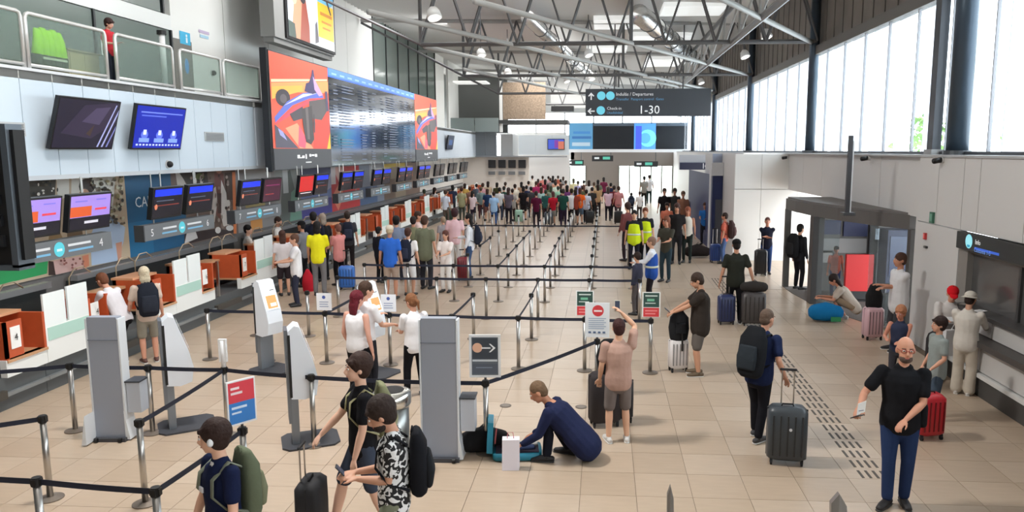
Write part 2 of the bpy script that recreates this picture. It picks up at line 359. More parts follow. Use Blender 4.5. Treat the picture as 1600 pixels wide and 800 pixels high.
# hanging lamps (spot floods under the trusses)
def flood(p, l):
    p = Vector(p); r = root('flood_lamp', l, 'lamp', p, group='flood lamps under the trusses')
    MB().loft([p+Vector((0, 0, .1)), p, p+Vector((.04, -.05, -.18))], [.08, .16, .2], 14, round_=False).build('lamp_housing', M((232, 232, 230), .4), r, True)
    MB().cyl(p+Vector((.04, -.05, -.18)), p+Vector((.045, -.055, -.195)), .18, n=14).build('lamp_glass', M((250, 250, 245), .3, emit=1.2), r)
    MB().tube([p+Vector((0, 0, .08)), Vector((p.x, p.y, zc(p.x)+.03))], .02, 6).build('lamp_stem', DSTEEL, r)
for (px, py, Y, l) in ((677, 17, 20, 'white flood lamp hanging upper left over the departures board'), (751, 80, 30, 'white flood lamp left of the roof centre, the lower one'), (919, 80, 33, 'white flood lamp above the overhead direction sign'),
                       (924, 119, 42, 'white flood lamp just above the overhead direction sign edge'), (885, 123, 46, 'small white flood lamp left of the overhead direction sign'), (1196, 50, 26, 'white flood lamp near the right window columns'),
                       (1163, 82, 31, 'white flood lamp between the second and third window columns'), (1095, 125, 44, 'small white flood lamp above the right end of the direction sign'), (793, 110, 38, 'small white flood lamp above the far mezzanine')):
    flood(onY(px, py, Y), l)
for k, (x, y, zr, l) in enumerate(((17, 23, 3.6, 'pale green tree outside the window nearest the second column'), (19, 33, 4.2, 'pale green tree outside the middle of the windows'), (15, 17.5, 3.2, 'small pale green tree outside left of the double column'), (20, 48, 4.4, 'pale green tree outside the far windows'))):
    r = root('garden_tree', l, 'tree', (x, y, 0)); MB().tube([(x, y, 0), (x+.1, y, 2.2), (x, y+.1, 4.0)], .16, 8).build('trunk', M((96, 84, 70), .9), r, True); b = MB(); random.seed(k)
    for i in range(420):
        a = random.uniform(0, 6.28); e = random.uniform(-1, 1.4); q = random.uniform(.5, 1); c = Vector((x+zr*.5*q*math.cos(a)*math.cos(e), y+zr*.5*q*math.sin(a)*math.cos(e), 4.0+zr*.45*q*math.sin(e))); d = Vector((random.uniform(-1, 1), random.uniform(-1, 1), random.uniform(-1, 1)))*.22; u_ = d.cross(Vector((0, .3, 1)))
        b.poly([c-d, c+u_, c+d, c-u_])
    b.build('foliage', M((120, 156, 84), .8, var=.4), r, kind='stuff')
# ---- far end
wf = struct('wall_far', label='far end wall of the hall with lit doorways', cat='wall')
GB = M((150, 140, 132), .7)
for x0, x1, z0, z1 in ((-9, -2.6, 2.9, 5.0), (-9, -4.4, 0, 2.9), (-2.9, 1.3, 2.35, 3.6), (-1.6, 1.3, 0, 2.35), (5.95, 9, 0, 3.6), (1.3, 5.95, 2.35, 3.6)):
    bx('panel', x0, 66, z0, x1, 66.3, z1, GB if x0 > -3 else M((226, 224, 220), .6), wf)
bx('panel', -14, 66, 6.9, 9, 66.3, 9.9, M((188, 188, 186), .6), wf)
bx('panel', -14, 66, 5.0, -3.3, 66.3, 5.25, M((210, 210, 208), .6), wf)
for x in (-11, -8.5, -6, -3.5, -1, 1.5, 4, 6.5): bx('window_post', x, 65.95, 3.6, x+.12, 66.2, 6.9, M((190, 194, 196), .5), wf)
bx('forecourt', -14, 68, -.3, 12, 90, -.02, M((214, 212, 208), .8), wf)
for x0, x1, l in ((-4.4, -1.6, 'lit doorway at the left of the far end wall'), (1.3, 5.95, 'wide bright glass doorway in the centre of the far end wall')):
    n_ = 'door_1' if x0 < 0 else 'door_2'
    r = struct(n_, (x0, 66, 0), l, 'door'); k = 2 if x0 < 0 else 5; w = (x1-x0)/k
    for i in range(k+1): bx('door_post', x0+i*w-.05, 65.95, 0, x0+i*w+.05, 66.1, 2.35, M((120, 118, 112), .5), r)
    for i in range(k): bx('pane', x0+i*w+.05, 66.02, .05, x0+(i+1)*w-.05, 66.05, 2.3, M((240, 244, 240), .05, trans=.85), r)
# far left: set back bays
r = struct('wall_end', label='white end wall of the check-in row', cat='wall')
bx('panel', -10.6, 56, 0, -5.6, 56.2, 3.28, M((236, 228, 220), .7), r)
for k in range(3): bx('panel', -10.45+.84*k, 55.6, 3.3, -9.63+.84*k, 55.75, 5.1, M((132, 138, 144), .6), r)
bx('panel', -9.5, 60, 0, -2.75, 60.2, 3.3, M((232, 230, 228), .7), r)
for k in range(3): bx('panel', -6.75+1.33*k, 59.4, 3.34, -5.43+1.33*k, 59.6, 4.88, M((214, 222, 228), .5), r)
bx('panel', -7.7, 56.05, 3.3, -6.8, 59.6, 4.9, M((205, 205, 205), .6), r)
bx('ledge', -10.5, 55.4, 3.2, -2.75, 56.2, 3.3, M((150, 152, 156), .6), r)
# far mezzanine
r = struct('wall_back', label='dark upper floor bay at the far left end', cat='wall')
bx('panel', -11, 57, 5.0, -7.3, 57.2, 9.2, M((96, 98, 96), .8), r); bx('slab', -11, 54, 5.6, -2.6, 57.2, 5.85, M((60, 62, 62), .7), r)
bx('lit_ceiling', -11, 55, 8.6, -8.6, 57, 8.7, M((240, 240, 236), .6, emit=1.0), r)
bx('mesh_panel', -7.25, 54.2, 5.9, -4.2, 54.3, 8.5, M((140, 122, 104), .8, var=.6, scale=9), r)
bx('post', -7.5, 54.1, 5.0, -7.3, 54.3, 8.6, M((228, 228, 226), .5), r)
for k in range(2): bx('pane', -11+1.75*k, 53.9, 5.02, -9.3+1.75*k, 53.95, 6.0, M((170, 182, 182), .1, trans=.4), r)
bx('panel', -4.1, 58, 6.9, -.2, 58.2, 9.2, M((196, 196, 194), .6), r); bx('dark_duct', -4.0, 57, 6.6, -2.3, 57.8, 7.0, BLACK, r)
# hall end behind the camera
r = struct('wall_rear', label='plain end wall behind the camera', cat='wall'); bx('panel', -14, -12.3, 0, 10, -12, 10, M((190, 190, 188), .7), r)
# ================================================================ mezzanine railing
for i, (y0, y1, l) in enumerate(((9.9, 12.1, 'white tube railing frame with glass, leftmost on the mezzanine'), (12.2, 14.2, 'white tube railing frame in front of the hanging green vests'), (14.5, 16.45, 'white tube railing frame right of the child in red'),
                (16.75, 18.55, 'white tube railing frame before the white wall'), (18.7, 20.65, 'white tube railing frame next to the dark board edge'), (7.6, 9.8, 'white tube railing frame off the left edge'))):
    r = root('railing_frame', l, 'railing', (XB-.05, y0, 5.05), group='railing frames on the mezzanine')
    z0, z1 = 5.06, 5.95; c = .08; x = XB-.05
    MB().tube([(x, y0, z0), (x, y0, z1-c), (x, y0+.03, z1-.02), (x, y0+c, z1), (x, y1-c, z1), (x, y1-.03, z1-.02), (x, y1, z1-c), (x, y1, z0)], .035, 8).build('frame_tube', M((214, 214, 212), .3, .4), r, True)
    MB().tube([(x, y0, z0+.05), (x, y1, z0+.05)], .03, 8).build('bottom_rail', M((214, 214, 212), .3, .4), r, True)
    bx('pane', x-.01, y0+.05, z0+.09, x+.01, y1-.05, z1-.04, M((222, 232, 228), .05, trans=.9, spec=.6), r)
p = (XB-.35, 16.62, 5.0); r = root('white_post', 'white post with a black top behind the railing gap', 'post', p)
MB().cyl((p[0], p[1], 5), (p[0], p[1], 6.25), .06).build('shaft', M((225, 225, 225), .4), r, True); MB().cyl((p[0], p[1], 6.25), (p[0], p[1], 6.34), .1).build('cap', BLACK, r)
# things on the mezzanine
p = Vector((-10.35, 13.75, 5.42)); r = root('hi_vis_vests', 'bunch of lime green safety vests hanging behind the railing', 'vests', p)
b = MB()
for k in range(5): b.loft([p+Vector((0, -.25+.13*k, .45+.03*(k % 2))), p+Vector((.02, -.27+.14*k, .3)), p+Vector((.0, -.3+.16*k, 0))], [(.04, .09), (.06, .11), (.08, .12)], 10)
b.build('vest_cloth', cloth((165, 235, 30), .3), r, True)
b = MB()
for k in range(5): b.loft([p+Vector((.0, -.3+.16*k, 0)), p+Vector((0, -.3+.16*k, -.14))], [(.085, .125), (.08, .12)], 10)
b.build('dark_hem', cloth((40, 62, 20)), r, True)
bx('reflective_strip', p.x+.08, p.y-.28, p.z-.06, p.x+.1, p.y+.34, p.z-.02, M((215, 225, 190), .4), r)
r = root('beige_cabinet', 'low beige cabinet beside the hanging green vests', 'cabinet', (-10.6, 14.2, 5)); bx('carcass', -10.9, 14.25, 5, -10.35, 15.15, 5.62, M((172, 160, 120), .6), r)
bx('cabinet_top', -10.92, 14.22, 5.62, -10.32, 15.18, 5.65, M((150, 140, 110), .5), r); bx('cabinet_door', -10.35, 14.3, 5.05, -10.34, 14.68, 5.58, M((178, 166, 126), .6), r); bx('cabinet_door', -10.35, 14.72, 5.05, -10.34, 15.1, 5.58, M((178, 166, 126), .6), r)
wdw = M((226, 230, 228), .6)
def sticker(name, l, X, y0, z0, items): 
    r = root(name, l, 'sign', (X, y0, z0)); prn('print', r, (X, y0, z0), LY, LZ, items, .012); return r
sticker('paper_notice', 'white paper notices stuck on the glass right of the child in red', UX, 16.2, 5.75, [((232, 236, 236), [(0, .02), (.5, .52)]), ((225, 230, 228), [(.1, -.35), (.45, .0)])])
sticker('washroom_sign', 'cyan washroom sign on the white mezzanine wall', UX, 19.35, 6.45, [((60, 178, 220), [(0, 0), (.5, .32)]), ((225, 240, 245), disc(.32, .23, .04)), ((225, 240, 245), [(.28, .05), (.36, .18)])])
sticker('small_notice', 'small lilac and blue lettered notice right of the cyan sign', UX, 20.3, 6.75, [((196, 180, 205), [(0, .12), (.55, .2)]), ((170, 205, 225), [(.05, 0), (.5, .08)])])
sticker('blue_door_sign', 'bright blue oval sign on the mezzanine glass door', UX, 19.5, 5.7, [((60, 150, 225), disc(.1, .2, .1, 16, .2))])
# ================================================================ wall screens
def screen(l, X, y0, y1, z0, z1, tilt, items, group=None, t=.07, bez=.03, depth=None, emit=.55):
    """wall or hanging screen facing +X, leaning forward by tilt at the top"""
    r = root('wall_screen', l, 'screen', (X, y0, z0), group=group)
    h = z1-z0; v = Vector((tilt, 0, h)).normalized(); n = Vector((0, 1, 0)).cross(v).normalized()
    o = Vector((X, y0, z0)); H = math.hypot(tilt, h)
    MB().slab([o, o+Vector((0, y1-y0, 0)), o+Vector((0, y1-y0, 0))+v*H, o+v*H], -n, t).build('screen_case', M((22, 23, 28), .35), r)
    w = y1-y0-2*bez; hh = H-2*bez
    its = [(c, [((a*w+bez), (b_*hh+bez)) for a, b_ in pts]) for c, pts in items]
    prn('screen_picture', r, o, LY, v, its, .003, emit, .25); return r, o, v, n
R_ = lambda c, a0, b0, a1, b1: (c, [(a0, b0), (a1, b0), (a1, b1), (a0, b1)])
r, o, v, n = screen('dark screen with a dim runway picture on the pale blue wall', -9.33, 12.2, 13.82, 3.72, 4.6, .26,
   [R_((34, 32, 48), 0, 0, 1, 1), ((48, 42, 62), [(.1, .3), (.4, .9), (.95, 1), (1, .6), (.6, .2)]), ((70, 62, 88), [(.4, .55), (.6, .85), (.85, .9), (.7, .5)]), ((62, 50, 48), [(.5, .3), (.62, .5), (.58, .25)]),
    ((150, 155, 200), [(.72, .02), (.75, .02), (.96, .95), (.94, .95)]), ((150, 155, 200), [(.8, .02), (.83, .02), (1, .75), (1, .86)]), ((110, 115, 170), [(.88, .02), (.91, .02), (1, .4), (1, .5)])], emit=.7)
bx('wall_bracket', XB, 12.7, 4.0, -9.3, 13.3, 4.3, BLACK, r)
it = [R_((18, 38, 160), 0, 0, 1, 1), R_((110, 130, 215), .08, .84, .95, .87), R_((90, 110, 200), .1, .76, .6, .79)]
for k in range(3):
    a = .12+.3*k; it += [((90, 110, 215), disc(a+.08, .32, .07, 14, .1)), R_((120, 150, 230), a-.02, .14, a+.18, .24), R_((205, 215, 245), a+.05, .32, a+.11, .44)]
for k in range(14): it.append(R_((190, 205, 240), .05+.065*k, .06, .09+.065*k, .1))
r, o, v, n = screen('bright blue information screen on the pale blue wall', -9.33, 14.4, 16.15, 3.72, 4.61, .2, it, emit=.8)
bx('wall_bracket', XB, 15, 4.0, -9.3, 15.6, 4.3, BLACK, r)
for y0, z0, l in ((11.0, 3.93, 'small grey louvre vent at the far left of the pale blue wall'), (17.5, 3.92, 'small grey louvre vent right of the blue screen')):
    r = root('wall_vent', l, 'vent', (XB, y0, z0)); bx('vent_plate', XB, y0, z0, XB+.02, y0+.9, z0+.22, M((176, 180, 182), .5), r)
    for k in range(5): bx('louvre', XB+.02, y0+.04, z0+.03+.036*k, XB+.035, y0+.86, z0+.046+.036*k, M((128, 130, 132), .5), r)
for (y, z, l) in ((15.9, 3.4, 'black dome camera on the wall under the blue screen'), (20.9, 5.85, 'small black camera on the white mezzanine wall')):
    X = XB if z < 5 else UX; r = root('dome_camera', l, 'camera', (X, y, z)); MB().ell((X+.05, y, z), (.07, .07, .07)).build('camera_dome', BLACK, r, True); MB().cyl((X, y, z), (X+.02, y, z), .09).build('mount', M((200, 200, 200)), r)
# ================================================================ big boards
def car(w, h):
    K = 335.; ox, oy = 70, 615
    def q(x, y): t = (x-70)/335.; top = 75+85*t; bot = 616-4*t; return (t*w, (bot-y)/(bot-top)*h)
    O = (233, 92, 66); it = [(O, [(0, 0), (w, 0), (w, h), (0, h)])]
    tr_ = [((246, 160, 96), [(75, 250), (405, 235), (405, 300), (75, 300)]), ((252, 214, 170), [(75, 230), (400, 222), (400, 232), (75, 246)]), ((245, 178, 80), [(75, 270), (240, 258), (240, 290), (75, 340)]), ((226, 72, 54), [(300, 450), (405, 350), (405, 612), (290, 612)]),
      ((250, 196, 60), [(410, 520), (410, 612), (380, 612)]), ((250, 160, 120), [(135, 500), (200, 470), (290, 612), (210, 612)]), ((236, 96, 120), [(210, 480), (250, 560), (240, 612), (200, 600)]),
      ((58, 52, 60), disc(130, 330, 38, 18, 48)), ((96, 88, 92), disc(132, 335, 18, 12, 26)), ((94, 110, 200), [(82, 440), (150, 350), (240, 300), (350, 290), (370, 325), (280, 330), (180, 370), (85, 470)]), ((226, 80, 96), [(85, 470), (170, 395), (260, 340), (365, 325), (350, 335), (260, 365), (170, 425), (86, 480)]),
      ((206, 206, 236), [(130, 375), (240, 305), (330, 300), (240, 325)]), ((66, 58, 100), [(250, 290), (262, 245), (280, 240), (296, 200), (302, 170), (310, 170), (318, 230), (350, 290), (300, 305)]), ((200, 160, 214), [(305, 205), (330, 250), (365, 310), (340, 318), (312, 280)]),
      ((92, 84, 84), [(275, 345), (385, 330), (392, 395), (350, 450), (275, 440)]), ((74, 66, 72), [(160, 420), (235, 375), (240, 440), (180, 460)]), ((70, 62, 62), [(228, 390), (290, 370), (296, 560), (276, 590), (246, 575), (232, 480)]), ((106, 96, 94), [(250, 380), (266, 378), (270, 560), (256, 560)]),
      ((80, 74, 90), [(80, 480), (130, 530), (200, 612), (80, 612)]), ((160, 160, 216), [(95, 500), (120, 520), (140, 570), (105, 540)]), ((72, 64, 70), disc(300, 470, 6, 6, 60)), ((76, 70, 100), [(378, 290), (394, 290), (400, 400), (384, 400)])]
    for c, p in tr_: it.append((c, [q(a, b_) for a, b_ in p]))
    return [(c, [(min(max(a, 0), w), min(max(b_, 0), h)) for a, b_ in p]) for c, p in it]
BX = -9.0
def adboard(y0, y1, l):
    r = root('advert_board', l, 'board', (BX, y0, 3.17)); w = y1-y0
    bx('board_case', BX-.2, y0-.02, 3.15, BX, y1, 6.38, M((70, 72, 76), .5), r)
    bx('side_face', BX-.2, y0-.1, 3.12, BX-.02, y0-.02, 6.42, M((34, 36, 42), .5), r)
    bx('lower_panel', BX, y0, 3.17, BX+.02, y1, 3.75, M((88, 90, 94), .5), r)
    prn('advert_print', r, (BX, y0, 3.75), LY, LZ, car(w, 2.6), .006, .45, .4)
    b = MB(); # abstract white logo marks
    for (a0, b0, a1, b1) in ((.36, .30, .40, .40), (.40, .30, .44, .33), (.44, .30, .48, .38), (.50, .28, .52, .42), (.57, .34, .60, .42), (.61, .36, .66, .41), (.67, .33, .71, .42), (.50, .16, .60, .19)):
        b.box(BX+.02, y0+a0*w, 3.17+b0, BX+.026, y0+a1*w, 3.17+b1)
    b.build('logo_mark', M((236, 236, 238), .5, emit=.5), r); return r
adboard(20.1, 24.42, 'large red race car advert board left of the departures board')
adboard(35.7, 40.4, 'second red race car advert board right of the departures board')
r = root('departures_board', 'wide glossy flight departures screen wall reflecting the windows', 'board', (BX, 24.44, 3.17))
bx('board_case', BX-.35, 24.44, 3.15, BX-.02, 35.68, 6.38, M((50, 52, 58), .5), r)
GL = M((176, 182, 192), .1, 1.)
for i in range(6):
    for j in range(4): bx('screen_tile', BX-.02, 24.46+i*1.87, 3.2+.72*j, BX, 24.46+i*1.87+1.86, 3.2+.72*j+.715, GL, r)
bx('header_strip', BX-.02, 24.46, 6.08, BX+.01, 35.66, 6.36, M((86, 140, 226), .4, emit=.7), r)
it = [((60, 110, 205), [(0, 0), (11.2, 0), (11.2, .05), (0, .05)])]
for k in range(14): it.append(((150, 190, 240), [(.3+.78*k, .1), (.3+.78*k+.45, .1), (.3+.78*k+.45, .16), (.3+.78*k, .16)]))
prn('header_print', r, (BX+.01, 24.46, 6.08), LY, LZ, it, .004, .6)
it = []; random.seed(3)
for row in range(26):
    z = .15+row*.1
    for (a, w) in ((.2, .5), (1.0, 1.6), (3.2, .7), (4.4, .5), (6.0, .5), (6.8, 1.5), (9.0, .6), (10.1, .5)):
        if random.random() < .75: it.append(((104, 116, 140), [(a, z), (a+w*random.uniform(.5, 1), z), (a+w*random.uniform(.5, 1), z+.035), (a, z+.035)]))
prn('flight_rows', r, (BX, 24.46, 3.2), LY, LZ, it, .004, .25)['kind'] = 'stuff'
# projecting billboard above
r = root('billboard', 'projecting billboard box with a couple and a yellow panel, top left', 'board', (-9.6, 22.2, 7.0))
bx('board_case', -10.05, 22.0, 7.0, -9.62, 26.85, 10.0, M((140, 140, 138), .6), r)
bx('hanger_beam', -10.98, 22.6, 9.0, -10.05, 22.8, 9.2, DSTEEL, r); bx('hanger_beam', -10.98, 26, 9.0, -10.05, 26.2, 9.2, DSTEEL, r)
bx('lower_rim', -10.0, 22.05, 6.85, -9.68, 26.8, 7.0, M((128, 128, 126), .6), r)
bx('frame', -9.62, 22.7, 7.06, -9.56, 26.85, 9.9, BLACK, r)
it = [R_((205, 215, 225), 0, 0, 1, 1), ((120, 190, 225), [(.3, .55), (.75, .45), (1, .6), (1, 1), (.4, 1)]), ((222, 222, 224), [(.3, .3), (.62, .35), (.62, .75), (.3, .6)]), R_((244, 196, 40), .62, .12, .99, .55), R_((236, 236, 238), .62, 0, 1, .1),
      ((196, 140, 112), [(.05, 0), (.16, .62), (.24, .66), (.3, .4), (.34, 0)]), ((226, 176, 146), disc(.13, .5, .06, 12, .12)), ((150, 74, 58), [(.22, 0), (.28, .42), (.36, .5), (.42, .2), (.42, 0)]), ((70, 46, 42), disc(.14, .62, .07, 12, .09)),
      ((52, 48, 52), disc(.3, .5, .06, 12, .07)), ((70, 84, 78), [(0, 0), (0, .18), (.12, .16), (.14, 0)]), ((90, 88, 96), [(.54, .02), (.55, .25), (.59, .3), (.62, .05)]), ((60, 60, 64), [(.8, .62), (.92, .44), (.94, .46), (.84, .64)]),
      R_((200, 130, 30), .67, .4, .95, .44), R_((210, 140, 30), .7, .31, .93, .335), R_((210, 140, 30), .72, .24, .9, .26)]
prn('billboard_picture', r, (-9.56, 22.85, 7.15), LY, LZ, [(c, [(a*3.9, b_*2.65) for a, b_ in p]) for c, p in it], .006, .35)
for y0, l in ((44.7, 'small dark screen on the far pale blue wall panel'),): screen(l, -9.4, y0, y0+1.8, 3.75, 4.6, .15, [R_((30, 44, 70), 0, 0, 1, 1), R_((60, 90, 140), .2, .3, .8, .7)], emit=.5)
r = root('far_screen', 'small lit screen on the far white band', 'screen', (-4.3, 59.3, 3.8)); bx('screen_case', -4.45, 59.3, 3.75, -3.1, 59.38, 4.6, BLACK, r)
prn('screen_picture', r, (-4.4, 59.3, 3.8), (1, 0, 0), LZ, [((70, 90, 190), [(0, 0), (1.25, .75)]), ((190, 110, 90), [(.8, 0), (1.25, .6)]), ((120, 60, 150), [(.5, .1), (.8, .7)])], .006, .7)
# ================================================================ posters behind the desks
def yp(px, py=330): return onX(px, py, PW).y
def poster(l, p0, p1, items, z0=1.32, z1=3.26):
    y0, y1 = yp(p0), yp(p1); r = root('wall_poster', l, 'poster', (PW, y0, z0))
    bx('poster_board', PW, y0, z0, PW+.03, y1, z1, M((200, 200, 198), .6), r)
    w, h = y1-y0, z1-z0
    prn('poster_print', r, (PW+.03, y0, z0), LY, LZ, [(c, [(a*w, b_*h) for a, b_ in p]) for c, p in items], .004); return r, y0, y1
def tr(X, y0, z0, ox, oy, sc, items):
    """outlines read off the photograph put on the poster's own plane"""
    out = []
    for c, pts in items:
        q = [onX(ox+a/sc, oy+b_/sc, X) for a, b_ in pts]; out.append((c, [(p.y-y0, p.z-z0) for p in q]))
    return out
def poster2(l, p0, p1, base, items, z0=1.32, z1=3.26):
    y0, y1 = yp(p0), yp(p1); r = root('wall_poster', l, 'poster', (PW, y0, z0)); bx('poster_board', PW, y0, z0, PW+.03, y1, z1, M((200, 200, 198), .6), r)
    w, h = y1-y0, z1-z0; its = [(base, [(0, 0), (w, 0), (w, h), (0, h)])]
    for c, pts in items: its.append((c, [(min(max(a, 0), w), min(max(b_, 0), h)) for a, b_ in pts]))
    prn('poster_print', r, (PW+.03, y0, z0), LY, LZ, its); return r, y0
y0 = yp(-150)
FL = [((46, 158, 92), [(-600, 180), (180, 180), (140, 300), (150, 340), (-600, 400)]), ((46, 158, 92), [(-600, 700), (300, 700), (292, 790), (-600, 1000)]),
  ((66, 60, 50), [(180, 185), (350, 180), (340, 330), (300, 420), (170, 420)]), ((226, 224, 216), [(350, 180), (430, 178), (430, 300), (360, 340)]), ((222, 220, 212), [(445, 178), (720, 165), (700, 420), (440, 420)]),
  ((150, 122, 84), [(330, 330), (360, 330), (350, 480), (400, 590), (300, 590)]), ((108, 84, 56), [(400, 300), (480, 300), (520, 580), (420, 590)]),
  ((64, 50, 42), disc(540, 245, 50, 14, 50)), ((210, 166, 138), disc(525, 305, 36, 12, 45)), ((176, 196, 222), [(560, 560), (620, 410), (700, 440), (780, 500), (770, 590), (730, 720), (570, 740)]), ((208, 152, 128), [(720, 600), (760, 590), (755, 700), (735, 710)]),
  ((214, 176, 170), [(330, 710), (500, 680), (525, 760), (345, 800)]), ((206, 130, 100), [(510, 680), (550, 670), (555, 740), (525, 760)]), ((60, 44, 40), [(300, 710), (330, 715), (345, 810), (300, 800)])]
random.seed(5)
for k in range(90):
    a = random.uniform(560, 770); b_ = random.uniform(175, 480)
    if a > 700+.35*b_*.5 and a > 760: continue
    if a < 640 and b_ > 300: continue
    FL.append((random.choice(((120, 112, 78), (80, 70, 54), (206, 200, 176), (58, 50, 40), (146, 132, 90), (96, 80, 60))), disc(a, b_, random.uniform(6, 15), 7, random.uniform(7, 18))))
for k in range(26): FL.append((random.choice(((230, 226, 216), (40, 40, 34), (96, 84, 66))), disc(random.uniform(190, 345), random.uniform(190, 400), random.uniform(5, 11), 6, random.uniform(6, 14))))
for k in range(16): FL.append((random.choice(((150, 92, 84), (120, 70, 66))), disc(random.uniform(350, 510), random.uniform(690, 770), 8, 6, 8)))
poster2('photo poster of a family among leaves with a green panel, leftmost behind the desks', -150, 196, (196, 176, 150), tr(PW+.03, y0, 1.32, 0, 230, 4, FL))
it = [R_((24, 92, 134), 0, 0, 1, 1), R_((32, 108, 152), .0, 0, .5, .4)]
r, y0, y1 = poster('deep blue poster with white lettering', 196, 268, it)
text('CAMP', (PW+.04, y0+.28, 2.42), LY, LZ, .34, (230, 240, 245), r); text('VIS', (PW+.04, y0+.75, 2.12), LY, LZ, .3, (230, 240, 245), r)
y0 = yp(268)
BRN = [((24, 92, 134), [(390, 400), (520, 400), (500, 740), (390, 760)]), ((206, 198, 190), [(420, 40), (470, 60), (530, 190), (440, 180)]), ((60, 52, 44), [(450, 50), (700, 40), (720, 170), (540, 180)]), ((112, 120, 72), disc(640, 90, 40, 9, 30)), ((220, 214, 204), disc(655, 130, 14, 7, 34)), ((210, 204, 196), disc(600, 130, 12, 7, 30)),
  ((120, 74, 66), [(770, 60), (850, 60), (860, 300), (820, 480), (770, 400)]), ((222, 212, 206), [(740, 220), (780, 180), (800, 300), (770, 500), (730, 430)]), ((228, 220, 214), [(830, 120), (860, 200), (910, 320), (900, 520), (850, 540), (820, 400)]), ((70, 44, 40), [(790, 240), (830, 240), (830, 420), (800, 420)]), ((190, 140, 120), disc(810, 40, 26, 10, 26)),
  ((80, 60, 52), [(860, 60), (940, 50), (940, 300), (880, 300)]), ((52, 38, 38), [(500, 600), (760, 560), (940, 570), (940, 590), (500, 700)]), ((214, 210, 208), [(520, 600), (600, 580), (620, 640), (500, 690)]), ((226, 222, 220), disc(905, 550, 34, 10, 26)), ((224, 218, 214), disc(800, 570, 26, 9, 30)),
  ((232, 132, 74), [(925, 50), (960, 50), (965, 600), (940, 600)])]
for k in range(40): BRN.append((random.choice(((150, 128, 118), (96, 70, 62), (176, 160, 150), (66, 50, 46))), disc(random.uniform(540, 920), random.uniform(60, 560), random.uniform(6, 14), 6, random.uniform(10, 26))))
poster2('brown photo poster of a historic costume scene with an orange edge', 268, 369, (118, 98, 88), tr(PW+.03, y0, 1.32, 200, 260, 5.717, BRN))
poster('plain warm grey poster panel above the third pair of screens', 369, 430, [R_((150, 146, 144), 0, 0, 1, 1), R_((186, 184, 182), .2, .6, .9, 1), R_((226, 158, 84), .3, 0, .6, .2), R_((196, 180, 120), .2, .25, .7, .4)])
poster('misty green grey nature poster', 430, 470, [R_((150, 154, 150), 0, 0, 1, 1), ((96, 104, 100), [(.1, 0), (.3, .8), (.6, .9), (.9, .2), (.9, 0)]), ((116, 160, 140), [(.5, .0), (.6, .5), (.9, .6), (1, 0)]), R_((200, 204, 204), .3, .5, .5, 1)])
poster('violet and blue poster with a pale sky', 470, 518, [R_((98, 92, 156), 0, 0, 1, 1), R_((70, 70, 150), 0, 0, 1, .3), R_((120, 140, 190), 0, .3, 1, .5), R_((70, 76, 110), 0, .75, 1, 1), ((180, 180, 205), [(.7, .4), (1, .5), (1, .8)])])
poster('bright red poster with a white swirl', 518, 562, [R_((212, 58, 62), 0, 0, 1, 1), ((236, 190, 180), [(0, 1), (.3, 1), (.5, .7), (.3, .5)]), ((240, 150, 120), [(0, .3), (.3, .6), (.4, .3), (.2, 0)]), R_((236, 226, 226), 0, .55, .15, .95)])
poster('grey and blue poster beyond the red one', 562, 600, [R_((150, 160, 178), 0, 0, 1, 1), R_((84, 110, 150), .0, 0, .7, .4), R_((200, 204, 208), .4, .5, 1, 1)])
poster('tan poster with a yellow sky', 600, 634, [R_((156, 140, 116), 0, 0, 1, 1), R_((236, 206, 80), .0, .8, 1, 1), R_((120, 100, 84), .0, 0, .5, .5)])
poster('dark brown poster by the far desks', 634, 656, [R_((128, 104, 90), 0, 0, 1, 1), R_((210, 120, 80), .0, .5, .5, .8)])
poster('pale poster by the farthest desks', 656, 730, [R_((226, 218, 210), 0, 0, 1, 1)])
# steel guard bar along the conveyor
def bar(y0, y1, l):
    r = root('conveyor_rail', l, 'rail', (-10.35, y0, 1.2)); bx('rail_bar', -10.45, y0, 1.16, -10.3, y1, 1.27, M((190, 192, 194), .3, .7), r)
    bx('conveyor_wall', -10.55, y0, .1, -10.42, y1, 1.16, M((58, 60, 60), .5), r); bx('conveyor_belt', -10.42, y0, .35, -9.7, y1, .42, M((40, 41, 42), .6), r)
bar(6, 13.2, 'steel capped conveyor wall behind the nearest desks'); bar(13.9, 20.4, 'steel capped conveyor wall behind desks five and six'); bar(21.1, 55, 'steel capped conveyor wall behind the farther desks')
